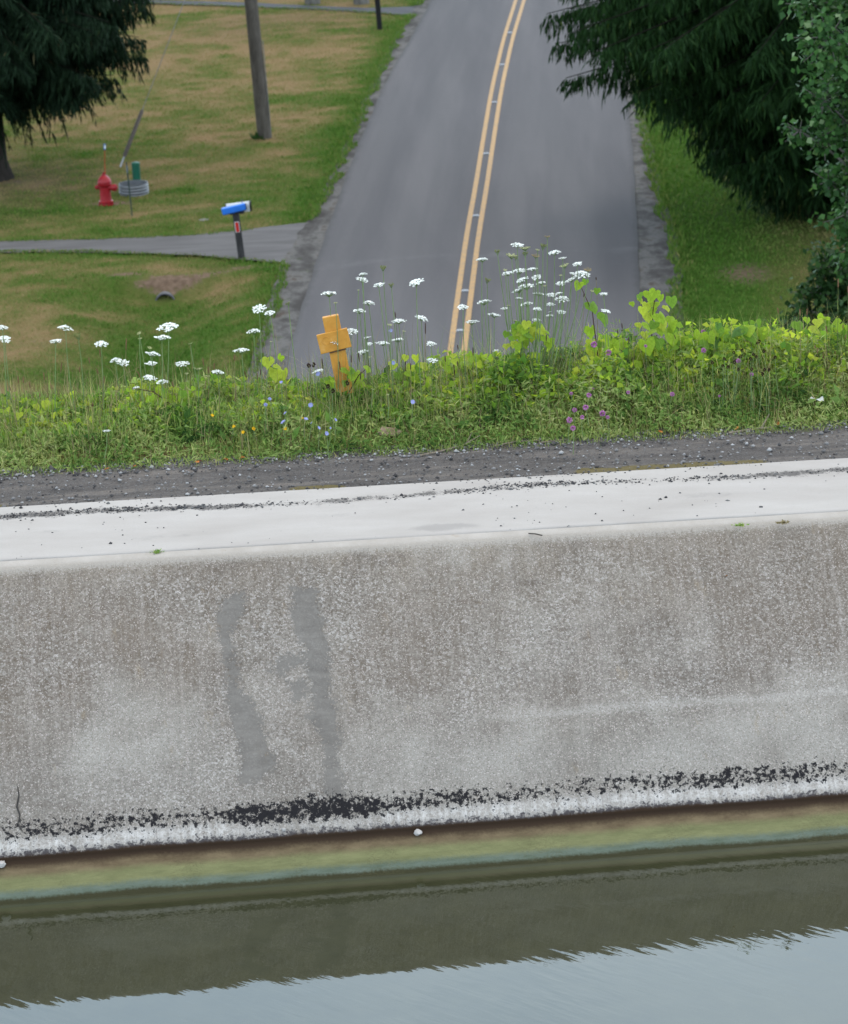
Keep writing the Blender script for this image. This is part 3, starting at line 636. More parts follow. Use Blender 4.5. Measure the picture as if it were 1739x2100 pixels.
# ------------------------------------------------------------------ spruces
M_SPRUCE = leafmat('spruce_needles', [(.0, (.005, .011, .006)), (.5, (.011, .024, .011)), (.85, (.022, .042, .017)), (1, (.05, .045, .022))], .6, .12, .2, 1.3)
M_SPRUCE2 = leafmat('spruce_needles_green', [(.0, (.005, .015, .005)), (.5, (.012, .032, .008)), (.85, (.028, .062, .013)), (1, (.055, .080, .018))], .6, .15, .2, 1.3)
M_TWIGD = bark('spruce_twig', (.006, .007, .005), (.014, .014, .010))
M_BARKD = bark('spruce_bark', (.016, .013, .011), (.042, .035, .03))
def spruce(base, H, prof, z0, label, mat, seed, rtrunk=.27, dens=1.0, kb=10, hang=.55, drp=.055, lv=(.72, 1.06)):
    g = np.random.default_rng(seed); t = thing('spruce_tree', label, 'tree', tuple(base), group='large spruces beside the road')
    pts = [(0, 0, -.15), (0, 0, .1), (0, 0, .45), (.02, 0, 1.2), (.0, .03, H * .4), (0, 0, H * .75), (0, 0, H)]
    MB().tube(pts, [rtrunk * 1.9, rtrunk * 1.5, rtrunk * 1.12, rtrunk, rtrunk * .7, rtrunk * .35, .02], 12).build('trunk', M_BARKD, t, True)
    pz, pl = [p[0] for p in prof], [p[1] for p in prof]
    chains = []; C = []; D = []; LN = []; WD = []; z = z0; low = 6.0
    while z < H - .4:
        ph0 = g.uniform(0, 6.28); k = kb if z < low else 6
        for b in range(k):
            az = ph0 + b * 6.283 / k + g.normal(0, .12); Lb = np.interp(z, pz, pl) * g.uniform(*lv)
            tt = np.linspace(0, 1, 9); r = tt * Lb; out = np.array([math.cos(az), math.sin(az), 0])
            zz = z + .10 * r - (drp if z < low else .04) * r ** 2 + .10 * (tt > .8) * (r - .8 * Lb)
            bend = g.normal(0, .06) * r ** 1.5; sd = np.array([-out[1], out[0], 0])
            P = out[None] * r[:, None] + sd[None] * bend[:, None] + np.array([0, 0, 1.0])[None] * zz[:, None]
            chains.append((P, .045, .008)); hb = hang * g.uniform(.2, 1.9)
            stepn = int(Lb / (.095 if z < low else .2)) + 2; ts = np.linspace(.12, 1, stepn)
            for q in ts:
                p = np.array([np.interp(q, tt, P[:, i]) for i in range(3)])
                for sgn in (-1, 1):
                    ll = (.26 + .55 * (1 - q) ** .6) * g.uniform(.5, 1.2)
                    dirn = sd * sgn * .85 + out * g.uniform(.2, .7) + np.array([0, 0, -.25 - .9 * g.random() ** 2]); dirn /= np.linalg.norm(dirn)
                    m = max(3, int(ll / .055 * dens)) if z < low else 3; w = np.linspace(.1, 1, m)
                    pc = p[None] + dirn[None] * (w * ll)[:, None] + np.array([0, 0, -1.0])[None] * (hb * (w * ll) ** 1.5 + g.random(m) * .03)[:, None]
                    # needle sprays hanging and pointing outwards
                    for rep_ in range(2 if z < low else 1):
                        dd = dirn[None] * .55 + np.array([0, 0, -1.0])[None] * g.uniform(.5, 1.7, m)[:, None] + g.normal(0, .28, (m, 3))
                        C.append(pc + g.normal(0, .02, (m, 3))); D.append(dd); LN.append(g.uniform(.12, .34, m)); WD.append(g.uniform(.022, .05, m) * (1 if z < low else 3.6))
        z += .24 if z < low else .55
    bv, bf = tubes_np(chains, 5); kind(mesh_np('branches', bv, bf, M_TWIGD, t, True), 'stuff')
    C, D, LN, WD = np.concatenate(C), np.concatenate(D), np.concatenate(LN), np.concatenate(WD)
    v, f = leaves(C, D, rvec(g, len(C)), LN, WD); rr = np.clip(.35 + .3 * (fbm(C[:, 0] * 1.5, C[:, 2] * 1.5 + C[:, 1], seed) - .5) + g.normal(0, .16, len(C)), 0, 1)
    rr = np.where(g.random(len(C)) < .008, 1.0, rr * .9)
    mesh_np('crown', v, f, mat, t, attrs={'rnd': np.repeat(rr, 4)})
    return t
b = on_z(-8, 368); spruce((b[0], b[1], 0), 13, [(0, 2.2), (1.8, 2.7), (2.6, 3.3), (3.3, 4.0), (5, 4.3), (9, 2.4), (13, .2)], 2.3, 'dark drooping spruce with bare trunk base near the red hydrant', M_SPRUCE, 5, kb=9, hang=.85, lv=(.55, 1.02), dens=1.3)
b = on_z(1690, 440); spruce((b[0], b[1], 0), 14, [(0, 1.3), (1.0, 2.1), (2.0, 2.9), (3.0, 3.9), (3.9, 5.3), (4.8, 5.6), (6, 5.0), (9, 3.2), (14, .2)], .95, 'dark green spruce with branches reaching over the road edge', M_SPRUCE2, 9, .3, hang=.7, drp=.038)

# ------------------------------------------------------------------ broadleaf trees
M_POPLAR = leafmat('poplar_leaves', [(.0, (.014, .042, .012)), (.5, (.036, .092, .024)), (.85, (.075, .145, .042)), (1, (.16, .22, .11))], .45, .28, .4, 1.5)
M_SHRUB = leafmat('shrub_leaves', [(.0, (.010, .026, .008)), (.5, (.020, .052, .014)), (1, (.050, .095, .025))], .5, .25, .35, 1.4)
M_BARKG = bark('grey_bark', (.06, .055, .048), (.15, .14, .125))
def leafy(name, cat, base, clumps, mat, label, seed, leaf=(.07, .125), per=900, trunk=.14, stem_n=1, group=None):
    g = np.random.default_rng(seed); base = np.asarray(base, float); t = thing(name, label, cat, tuple(base), group=group)
    top = max(c[0][2] for c in clumps) - base[2]; ctr = np.mean([c[0] for c in clumps], 0) - base
    tp = [np.array([0, 0, -.2]), np.array([.02, 0, top * .2]), np.array([ctr[0] * .15, ctr[1] * .15, top * .5]), np.array([ctr[0] * .3, ctr[1] * .3, top * .9])]
    MB().tube([Vector(p) for p in tp], [trunk * 1.3, trunk, trunk * .65, trunk * .2], 10).build('trunk', M_BARKG, t, True)
    ch = []; C = []; D = []; LN = []
    for c, r in clumps:
        c = np.asarray(c, float) - base; h = np.clip(c[2] / top * .7, .1, .85)
        s0 = np.array([np.interp(h, [0, .2, .5, .9], [q[i] for q in tp]) for i in range(3)]); mid = (s0 + c) / 2 + np.array([0, 0, .12 * np.linalg.norm(c - s0)])
        q = np.linspace(0, 1, 6)[:, None]; ch.append((s0 * (1 - q) ** 2 + 2 * mid * q * (1 - q) + c * q ** 2, trunk * .3, .012))
        tw = 14
        for k in range(tw):
            e = c + rvec(g, 1)[0] * r * g.uniform(.6, 1.15) * np.array([1, 1, .9]); a = c + (e - c) * .1
            q = np.linspace(0, 1, 4)[:, None]; ch.append((a * (1 - q) + e * q + np.array([0, 0, -.1 * r])[None] * q * (1 - q), .010, .004))
            m = int(per * (r / .5) ** 2 / tw); w = g.random(m) ** .7
            C.append(a[None] + (e - a)[None] * w[:, None] + g.normal(0, .085 * max(r / .5, .6), (m, 3))); D.append(rvec(g, m) + np.array([0, 0, -.45]) + (e - a)[None] / r * .5); LN.append(g.uniform(leaf[0], leaf[1], m))
    bv, bf = tubes_np(ch, 4); kind(mesh_np('branches', bv, bf, M_BARKG, t, True), 'stuff')
    C, D, LN = np.concatenate(C), np.concatenate(D), np.concatenate(LN)
    nn = rvec(g, len(C)) * .8 + np.array([0, -.35, .8]); v, f = leaves(C, D, nn, LN, LN * g.uniform(.7, .95, len(C)), .10, .1)
    rr = np.clip(.42 + g.normal(0, .2, len(C)) + .25 * (fbm(C[:, 0] * 2, C[:, 2] * 2, seed) - .5), 0, .92); rr = np.where(g.random(len(C)) < .03, 1.0, rr)  # a few random leaves take the palest tone
    mesh_np('crown', v, f, mat, t, attrs={'rnd': np.repeat(rr, 4)})
    return t
def px_clumps(lst, y0, g, jitter=.5): return [(at_y(px, py, y0 + g.uniform(-jitter, jitter)), r) for px, py, r in lst]
g = np.random.default_rng(17)
PCL = px_clumps([(1665, 5, .42), (1700, 75, .5), (1720, 150, .5), (1690, 205, .32), (1640, 268, .22), (1690, 278, .32), (1735, 260, .45), (1745, 350, .5), (1700, 372, .28), (1735, 440, .42), (1765, 500, .5)], 41, g)
for k in range(26): PCL.append(((g.uniform(5.9, 8.6), 41 + g.uniform(-1.6, 1.8), g.uniform(3.2, 11.5)), g.uniform(.45, .7)))
leafy('poplar_tree', 'tree', (7.1, 41.2, float(ground_z(7.1, 41.2))), PCL, M_POPLAR, 'leafy tree with scattered pale leaves in front of the right-hand spruce', 3, per=430)
SCL = px_clumps([(1700, 545, .40), (1680, 600, .42), (1735, 580, .5), (1660, 640, .35), (1725, 650, .5), (1760, 620, .5), (1620, 672, .25), (1690, 690, .4)], 44, g, .3)
for k in range(10): SCL.append(((g.uniform(5.3, 7.6), 44 + g.uniform(-.8, 1.2), g.uniform(1.0, 3.6)), g.uniform(.4, .6)))
leafy('shrub', 'shrub', (6.2, 44.1, 0.0), SCL, M_SHRUB, 'dense dark green shrub growing below the pale leafed tree', 4, (.07, .12), 480, .06)
# far trees and shrub beyond the upper driveway
for px, py, lab in ((641, 9, 'far tree trunk on the grass strip, nearer the utility pole'), (741, 9, 'far tree trunk on the grass strip, nearer the black post')):
    b = on_z(px, py); cl = [((b[0] + g.uniform(-2, 2), b[1] + g.uniform(-2, 2), g.uniform(4.5, 8)), g.uniform(.8, 1.3)) for _ in range(12)]
    leafy('far_tree', 'tree', (b[0], b[1], 0.0), cl, M_SHRUB, lab, int(px), (.15, .25), 60, .2, group='trees beyond the upper driveway')
b = on_z(335, -12); leafy('far_shrub', 'shrub', (b[0], b[1] + .6, 0.0), [((b[0] + g.uniform(-.9, .9), b[1] + .6 + g.uniform(-.5, .5), g.uniform(.35, 1.3)), .5) for _ in range(9)], M_SHRUB, 'low dark shrub beyond the upper driveway', 8, (.1, .16), 160, .05)

# ------------------------------------------------------------------ utility pole with its guy
M_POLE = bark('pole_wood', (.050, .043, .036), (.105, .092, .078), 10)
M_STEEL = plain('dull_steel', (.16, .155, .15), .6, .4, .4)
pb = on_z(543, 285); pole_top = Vector((-.33, .0, 9.2))
t = thing('utility_pole', 'tall weathered wooden utility pole leaning slightly on the lawn', 'utility pole', (pb[0], pb[1], 0))
MB().tube([(0, 0, -.3)] + [tuple(pole_top * q) for q in (.0, .1, .25, .5, .75, 1)], [.175, .172, .168, .16, .15, .135, .12], 16).build('pole', M_POLE, t, True)
MB().tube([(.165, -.05, .05), (.165 - .06, -.05, 2.4)], .012, 6).build('ground_wire', M_STEEL, t, True)
g = np.random.default_rng(2)
MB().box((pole_top.x, -.16, 8.6), (2.2, .10, .12), bev=.01).build('crossarm', M_POLE, t)
# guy wire from 6.3 m up the pole to its anchor
ga = on_z(246, 344); gb = np.array([pb[0], pb[1], 0]) + np.array(pole_top) * (6.6 / 9.2)
t = thing('guy_wire', 'thin guy wire with a brown guard sleeve slanting up from the lawn', 'guy wire', (ga[0], ga[1], 0)); dv = Vector(gb - np.array([ga[0], ga[1], 0])); dn = dv.normalized()
MB().tube([dn * -.1, dv], .009, 6).build('wire', M_STEEL, t, True)
M_GUARD = plain('guard_sleeve', (.095, .078, .068), .7, .3)
MB().tube([dn * .28, dn * .32, dn * 1.42, dn * 1.47], [.03, .05, .045, .03], 10).build('guard', M_GUARD, t, True)
MB().tube([dn * -.1, dn * .42], .022, 8).build('anchor_rod', plain('zinc', (.30, .30, .31), .5, .5, .3), t, True)

# ------------------------------------------------------------------ fire hydrant
M_RED = plain('hydrant_red', (.20, .006, .010), .38, .5, var=.2)
M_REDD = plain('hydrant_red_dark', (.17, .008, .010), .5, .4, var=.2)
hz_ = float(ground_z(hyd_p[0], hyd_p[1])); t = thing('fire_hydrant', 'red fire hydrant with a marker rod on its bonnet', 'fire hydrant', (hyd_p[0], hyd_p[1], hz_), (0, 0, R(20)))
MB().lathe([(.145, -.05), (.17, 0), (.17, .035), (.14, .04), (.135, .06), (.16, .065), (.16, .10), (.135, .105), (.128, .13), (.120, .42), (.13, .43), (.15, .445), (.158, .465), (.158, .49), (.145, .505)], 22).build('barrel', M_RED, t, True)
bn = MB().lathe([(.158, .508), (.162, .525), (.150, .55), (.13, .60), (.09, .645), (.055, .67), (.05, .675), (.045, .70), (.03, .705)], 22).build('bonnet', M_RED, t, True)
MB().lathe([(.028, .70), (.030, .735), (.022, .745)], 5).build('operating_nut', M_REDD, bn)
for k, (az, z, r, l) in enumerate(((-38, .40, .078, .22), (70, .40, .05, .18), (142, .40, .05, .16))):
    m = Matrix.Rotation(R(az), 4, 'Z') @ Matrix.Translation((.06, 0, z)) @ Matrix.Rotation(R(90), 4, 'Y')
    nz = MB().lathe([(r * .8, 0), (r * .8, l - .08), (r, l - .075), (r, l - .055)], 16, m).build('nozzle', M_RED, t, True)
    MB().lathe([(r * 1.02, l - .052), (r * 1.05, l - .02), (r * .9, l - .005), (r * .35, l), (r * .32, l + .022)], 12, m).build('cap', M_RED, nz, True)
for k in range(8):
    a = k * math.pi / 4; MB().box((.152 * math.cos(a), .152 * math.sin(a), .048), (.022, .022, .03)).build('bolt', M_REDD, t)
rod = MB().tube([(.03, 0, .66), (.035, -.01, .9), (.06, -.02, 1.27)], [.009, .008, .007], 6).build('marker_rod', plain('rod_red', (.30, .035, .012), .5), t, True)
MB().tube([(.055, -.02, 1.25), (.066, -.022, 1.38)], .026, 8).build('rod_tip', plain('tip_blue', (.05, .10, .22), .4), rod, True)
MB().box((.0625, -.05, 1.315), (.034, .010, .075), bev=.004).build('reflector', plain('reflector_white', (.5, .53, .58), .3), rod)

# ------------------------------------------------------------------ meter pit, bollard, stake
M_GALV = NT('galvanised'); _c = M_GALV.coord(); _n = M_GALV.noise(_c, 12, 5, .7)
M_GALV = M_GALV.principled(M_GALV.ramp(_n, [(.3, (.085, .088, .095)), (.55, (.125, .128, .135)), (.75, (.10, .085, .072))]), .5, .4, .35).m
rp = on_z(275, 397); rz = float(ground_z(rp[0], rp[1]))
t = thing('corrugated_ring', 'short corrugated metal ring in the lawn around the green bollard', 'pipe ring', (rp[0], rp[1], rz))
prof = [(.33 + .012 * math.sin(q * 2 * math.pi * 4), q * .27 - .03) for q in np.linspace(0, 1, 33)]
prof += [(.315 + .0 * q, z) for q, z in ((0, .24), (0, -.03))]
MB().lathe(prof, 40, cap=False).build('ring', M_GALV, t, True)
MB().lathe([(.310, .02), (.31, .045), (.0, .05)][:2] + [(.001, .06)], 30).build('gravel_fill', plain('ring_fill', (.05, .045, .04), .95, var=.5, scale=40), t, True)
M_GREEN = plain('green_plastic', (.006, .062, .036), .45, .4, var=.2)
bp = on_z(282, 388); t = thing('green_bollard', 'round dark green bollard standing inside the corrugated metal ring', 'bollard', (bp[0], bp[1], rz + .05))
MB().lathe([(.093, -.05), (.093, .49), (.090, .512)], 22).build('shaft', M_GREEN, t, True)
MB().lathe([(.098, .505), (.099, .535), (.09, .56), (.05, .575), (.002, .58)], 22).build('cap', M_GREEN, t, True)
s0 = on_z(271, 443); s1 = at_y(259, 332, s0[1] + .1)
t = thing('metal_stake', 'thin dark metal stake leaning in the lawn beside the corrugated ring', 'stake', (s0[0], s0[1], 0)); dv = Vector(s1 - s0)
MB().tube([(-dv * .06), dv], .016, 4).build('shaft', plain('stake_green', (.022, .038, .032), .7), t)
MB().tube([dv * .80, dv * .93], .020, 6).build('band', plain('stake_grey', (.10, .12, .13), .6), t)

# ------------------------------------------------------------------ mailbox by the driveway
M_WOOD = bark('post_wood', (.020, .019, .019), (.058, .055, .056), 14)
M_BLUE = plain('tube_blue', (.018, .115, .43), .35, .5, var=.08); M_BLACK = plain('box_black', (.008, .008, .009), .4, .5)
M_WHITE = plain('box_white', (.34, .35, .37), .35, .5, var=.06)
mp = on_z(496, 532); mz = float(ground_z(mp[0], mp[1])); lean = -.065
t = thing('mailbox', 'mailbox with a bright blue newspaper tube and red plate on a dark post', 'mailbox', (mp[0], mp[1], mz), (0, lean, 0))
MB().box((0, 0, .44), (.135, .12, 1.06), bev=.012).build('post', M_WOOD, t)
MB().box((.03, .02, .985), (.30, .14, .04), bev=.004).build('shelf', M_WOOD, t)
arch = [(-.085, 0), (.085, 0), (.085, .12)] + [(.085 * math.cos(a), .12 + .075 * math.sin(a)) for a in np.linspace(.3, math.pi - .3, 7)] + [(-.085, .12)]
m = Matrix.Translation((.06, .085, .985)) @ Matrix.Rotation(R(90 + 4), 4, 'Z')
bx = MB().prism(arch, -.235, .235, m).build('mailbox_body', M_WHITE, t, True)
arch2 = [(p[0] * 1.08, p[1] * 1.04 - .003) for p in arch]
dr = MB().prism(arch2, -.275, -.237, m).build('mailbox_door', M_BLACK, t)
MB().prism(arch2, .237, .262, m).build('mailbox_back', M_BLACK, t)
MB().box((.31, .085, 1.12), (.03, .05, .02), bev=.003).build('door_pull', M_BLACK, dr)
MB().box((.16, -.01, 1.20), (.02, .008, .10)).build('flag', plain('flag_grey', (.12, .12, .13), .5), t)
m2 = Matrix.Translation((-.015, -.075, 1.03)) @ Matrix.Rotation(R(9), 4, 'Z') @ Matrix.Rotation(R(-5), 4, 'Y')
tb = MB().box((0, 0, .06), (.50, .13, .145), m2, bev=.022).build('newspaper_tube', M_BLUE, t)
MB().box((.252, 0, .06), (.012, .105, .118), m2).build('tube_opening_shade', M_BLACK, tb)  # black plate painted as the shaded hollow of the solid tube
pl = MB().box((.0, -.067, .705), (.095, .008, .225), bev=.004).build('number_plate', plain('plate_white', (.38, .37, .37), .5, var=.05), t)
MB().box((.0, -.0725, .705), (.066, .005, .20), bev=.002).build('plate_face', plain('plate_red', (.36, .014, .012), .45, var=.12), pl)
# black mailbox post by the upper driveway
mp = on_z(779, 61); t = thing('black_post', 'black post carrying a red box beside the upper driveway', 'mailbox', (mp[0], mp[1], 0), (0, -.035, 0))
MB().box((0, 0, .42), (.15, .14, 1.0), bev=.01).build('post', M_BLACK, t)
MB().box((-.02, -.06, 1.0), (.50, .16, .17), bev=.02).build('newspaper_box', plain('box_red', (.36, .03, .014), .45), t)
m = Matrix.Translation((0, .03, 1.10)) @ Matrix.Rotation(R(92), 4, 'Z'); MB().prism(arch, -.24, .24, m).build('mailbox_body', M_BLACK, t, True)

# ------------------------------------------------------------------ culvert under the driveway
cz_ = float(ground_z(DITCH[0], DITCH[1])); t = thing('culvert_pipe', 'dark open end of a grey culvert pipe in the ditch', 'pipe', (DITCH[0], DITCH[1] + .0, cz_ - .02))
mm = Matrix.Rotation(R(-91), 4, 'X')
MB().lathe([(.18, 1.1), (.18, .0), (.205, 0), (.21, .01), (.21, 1.2)], 24, mm, False).build('pipe', plain('pipe_grey', (.085, .083, .088), .6), t, True)
MB().lathe([(.178, .10), (.178, 1.1)], 24, mm).build('bore_shade', plain('bore_shade_black', (.004, .004, .004), .9), t, True)  # black plug standing in for the shade inside the pipe

# ------------------------------------------------------------------ grass on the lawns
M_GRASS = leafmat('lawn_grass', [(.0, (.24, .162, .088)), (.3, (.175, .145, .060)), (.55, (.100, .130, .032)), (.8, (.062, .122, .020)), (1, (.042, .092, .014))], .7, .25, .15, 1.4)
def lawn_grass(name, n, xr, yr, seed, inside, hmin, hmax, near=None):
    g = np.random.default_rng(seed); x = g.uniform(*xr, n); y = g.uniform(*yr, n); k = inside(x, y); x, y = x[k], y[k]
    lu = lushness(x, y); so = soilness(x, y); k = (g.random(len(x)) > np.clip(so * 1.5 - .2, 0, .95)); x, y, lu = x[k], y[k], lu[k]
    h = g.uniform(hmin, hmax, len(x)) * (.55 + .7 * lu); d = np.stack([g.normal(0, .55, len(x)), g.normal(0, .55, len(x)), np.ones(len(x))], -1)
    c = np.stack([x, y, ground_z(x, y) - .005], -1); v, f = leaves(c, d, rvec(g, len(x)) * [1, 1, .2], h, h * .38)
    rr = np.clip(lu * .85 + .05 + g.normal(0, .13, len(x)), 0, 1); kind(mesh_np(name, v, f, M_GRASS, attrs={'rnd': np.repeat(rr, 4)}), 'stuff')
def in_left(x, y):
    yb = np.interp(x, DRIVE_B[:, 0], DRIVE_B[:, 1]); yt = np.interp(x, DRIVE_T[:, 0], DRIVE_T[:, 1]); ft = np.interp(x, FARD_T[:, 0], FARD_T[:, 1]); fb = np.interp(x, FARD_B[:, 0], FARD_B[:, 1])
    e = .18 * (fbm(x / .35, y / .35, 55) - .35)
    return (x < rx(GL, y) + e * 1.6) & ~((y > yb + e * .5) & (y < yt - e * .5)) & ~((y > fb + e) & (y < ft - e))
def in_right(x, y): return x > rx(GR, y) - .3 * (fbm(x / .35, y / .35, 56) - .35)
lawn_grass('lawn_grass', 330000, (-16, 1), (47, 110), 4, in_left, .04, .085)
lawn_grass('lawn_grass', 120000, (3.0, 12), (47, 100), 5, in_right, .04, .09)
# taller rank tufts along the road edge
def edge_tufts(line, side, seed, n=9000):
    g = np.random.default_rng(seed); y = g.uniform(47, 104, n); x = rx(line, y) + side * (np.abs(g.normal(0, .22, n)) - .10 - .22 * (vnoise(y / .5, y * 0, seed) - .3))
    yb = np.interp(x, DRIVE_B[:, 0], DRIVE_B[:, 1]); yt = np.interp(x, DRIVE_T[:, 0], DRIVE_T[:, 1])
    if side < 0: k = ~((y > yb - .05) & (y < yt + .05)) & ~((y > np.interp(x, FARD_B[:, 0], FARD_B[:, 1])) & (y < np.interp(x, FARD_T[:, 0], FARD_T[:, 1]))); x, y = x[k], y[k]
    h = g.uniform(.06, .16, len(x)); d = np.stack([g.normal(0, .5, len(x)), g.normal(0, .5, len(x)), np.ones(len(x))], -1)
    v, f = leaves(np.stack([x, y, ground_z(x, y) + .035], -1), d, rvec(g, len(x)), h, h * .22)
    kind(mesh_np('edge_grass', v, f, M_GRASS, attrs={'rnd': np.repeat(np.clip(.72 + g.normal(0, .14, len(x)), 0, 1), 4)}), 'stuff')
edge_tufts(GL, -1, 6); edge_tufts(GR, 1, 7)
def fringe(P, sgn, seed, n=3500, xmax=None):
    g = np.random.default_rng(seed); x = g.uniform(-16, xmax if xmax else P[-1, 0] - .1, n); y = np.interp(x, P[:, 0], P[:, 1]) + sgn * (np.abs(g.normal(0, .10, n)) - .07 - .1 * vnoise(x / .3, x * 0, seed))
    h = g.uniform(.03, .08, n); d = np.stack([g.normal(0, .5, n), g.normal(0, .5, n), np.ones(n)], -1); v, f = leaves(np.stack([x, y, ground_z(x, y) + .02], -1), d, rvec(g, n), h, h * .25)
    kind(mesh_np('edge_grass', v, f, M_GRASS, attrs={'rnd': np.repeat(np.clip(.62 + g.normal(0, .2, n), 0, 1), 4)}), 'stuff')
fringe(DRIVE_B, -1, 31); fringe(DRIVE_T, 1, 32, 2500, DRIVE_T[-2, 0]); fringe(FARD_B, -1, 33, 2500)

# ------------------------------------------------------------------ verge vegetation
TOP = np.array([(-200, 835), (0, 828), (100, 815), (200, 826), (300, 795), (400, 790), (500, 790), (545, 770), (565, 735), (590, 770), (640, 795), (700, 785), (800, 762), (900, 742), (960, 748), (1040, 715), (1080, 690), (1130, 730), (1200, 705), (1260, 690), (1320, 690), (1400, 680), (1500, 672), (1560, 690), (1620, 688), (1700, 662), (1760, 650), (1950, 650)], float)
_tu, _th = [], []
for px, py in TOP:
    p = on_n(px, py, 3.5); uu, _ = to_un(p[0], p[1]); _tu.append(uu); _th.append(max(.08, p[2] - vz(uu, 3.5)))
def can_h(u, n):
    h = np.interp(u, _tu, _th); k = np.clip((n - N_PATH + .06) / .95, 0.0, 1); back = np.clip((4.6 - n) / .7, .25, 1)
    return (.05 + (h * .9 - .05) * k ** 1.1) * back
def vpt(u, n, dz=0.0):
    x, y = from_un(u, n); return np.stack([x, y, vz(u, n) + dz], -1)
M_WEED = leafmat('weed_leaves', [(.0, (.018, .045, .010)), (.35, (.078, .145, .032)), (.7, (.175, .235, .068)), (1, (.27, .29, .12))], .6, .42, .2, 1.9)  # darkest tone also paints shade into the gaps between the weeds
M_BLADE = leafmat('verge_grass', [(.0, (.035, .075, .015)), (.45, (.120, .180, .045)), (.75, (.22, .225, .080)), (1, (.35, .28, .145))], .6, .42, .2, 1.9)
M_VINE = leafmat('vine_leaf', [(.0, (.050, .110, .018)), (.4, (.110, .190, .020)), (.75, (.195, .270, .024)), (1, (.28, .31, .036))], .5, .5, .25, 2.0)
M_STRAW = leafmat('straw', [(.0, (.085, .062, .030)), (.6, (.17, .135, .07)), (1, (.26, .21, .12))], .7, .2, .15, 1.3)
M_STEM = plain('green_stem', (.12, .165, .065), .6, .2, var=.25, scale=5)
def verge_leaves(name, n, seed, nr, sz, mat, shape, rmean, hfrac=(0, 1), clump=6.0, ur=(-7.2, 7.2), sd=.2):
    g = np.random.default_rng(seed); u = g.uniform(*ur, n); q = g.uniform(*nr, n); keep = g.random(n) < np.clip(-.45 + 2.3 * fbm(u * clump / 3, q * clump / 3, seed), .08, 1); u, q = u[keep], q[keep]
    n = len(u); hh = can_h(u, q) * g.uniform(*hfrac, n) ** .6 * (.16 + 1.4 * fbm(u * 3.6, q * 3.0, 44))
    c = vpt(u, q) + np.stack([np.zeros(n), np.zeros(n), hh], -1); d = rvec(g, n) + np.array([0, -.35, -.15]); nr_ = rvec(g, n) * .7 + np.array([0, -.35, .85]); ln = g.uniform(*sz, n)
    v, f = leaves(c, d, nr_, ln, ln * shape, .12, .12); rr = np.clip(rmean + 1.3 * (fbm(u * 2.6, q * 3, 53) - .5) + g.normal(0, sd, n), 0, 1)
    return kind(mesh_np(name, v, f, mat, attrs={'rnd': np.repeat(rr, 4)}), 'stuff')
verge_leaves('weed_cover', 26000, 11, (N_PATH + .02, N_PATH + .95), (.018, .048), M_WEED, .55, .48)
verge_leaves('weed_cover', 42000, 15, (N_PATH - .04, N_PATH + 1.1), (.035, .085), M_WEED, .16, .60, clump=10)
verge_leaves('weed_cover', 26000, 12, (N_PATH + .35, 4.4), (.025, .075), M_WEED, .55, .55)
verge_leaves('weed_cover', 40000, 16, (N_PATH + .35, 4.4), (.045, .10), M_WEED, .18, .62, clump=10)
verge_leaves('broad_weeds', 2600, 17, (N_PATH + .2, 4.0), (.07, .13), M_WEED, .5, .30, (.3, .9), 12)
verge_leaves('vine_leaves', 11000, 13, (N_PATH + .5, 4.3), (.03, .085), M_VINE, .8, .42, (.35, 1.1), 9)
verge_leaves('vine_leaves', 9000, 14, (2.95, 4.2), (.025, .075), M_VINE, .8, .60, (.35, 1.2), 9, (-.9, 7.2), .28)
verge_leaves('vine_leaves', 5000, 19, (2.9, 4.1), (.03, .075), M_VINE, .8, .52, (.4, 1.2), 9, (-7.2, -.6), .28)
verge_leaves('feathery_weeds', 30000, 18, (N_PATH + .45, 4.2), (.03, .09), M_VINE, .09, .45, (.35, 1.35), 12, sd=.28)
def verge_blades(name, n, seed, nr, hl, mat, w, rmean, lean=.35, ur=(-7.2, 7.2), wob=.2):
    g = np.random.default_rng(seed); u = g.uniform(*ur, n); q = g.uniform(*nr, n); k = g.random(n) < np.clip(1.8 * fbm(u * 2.4, q * 2.4, seed) - .35, .05, 1); u, q = u[k], q[k]; n = len(u)
    ln = g.uniform(*hl, n) * (.35 + .65 * np.clip((q - N_PATH + .1) / .8, 0, 1)); b = vpt(u, q, -.01); a = g.uniform(0, 6.283, n); le = np.abs(g.normal(0, lean, n))
    o = np.stack([np.cos(a), np.sin(a), np.zeros(n)], -1); s = np.stack([-np.sin(a), np.cos(a), np.zeros(n)], -1) ; up = np.array([0, 0, 1.0])
    rows = []
    for t_, wd in ((0, 1.0), (.4, .9), (.75, .55), (1.0, .05)):
        c = b + up[None] * (ln * (t_ - .35 * le * t_ ** 2))[:, None] + o * (ln * le * t_ ** 2)[:, None]; rows += [c - s * w * wd, c + s * w * wd]
    v = np.stack(rows, 1).reshape(-1, 3); base = np.arange(n)[:, None, None] * 8; f = (np.array([(0, 1, 3, 2), (2, 3, 5, 4), (4, 5, 7, 6)])[None] + base).reshape(-1, 4)
    rr = np.clip(rmean + g.normal(0, wob, n), 0, 1); return kind(mesh_np(name, v, f, mat, attrs={'rnd': np.repeat(rr, 8)}), 'stuff')
verge_blades('verge_grass', 42000, 21, (N_PATH - .12, N_PATH + .8), (.09, .26), M_BLADE, .0024, .52, .75)
verge_blades('verge_grass', 15000, 22, (N_PATH + .3, 4.3), (.16, .36), M_BLADE, .0026, .55, .5)
verge_blades('verge_grass', 4500, 23, (N_PATH + .3, 4.2), (.30, .60), M_BLADE, .0026, .66, .9, (2.1, 7.2), .28)
verge_blades('dry_grass', 6500, 24, (N_PATH + .05, 4.2), (.22, .55), M_STRAW, .0020, .6, .55)
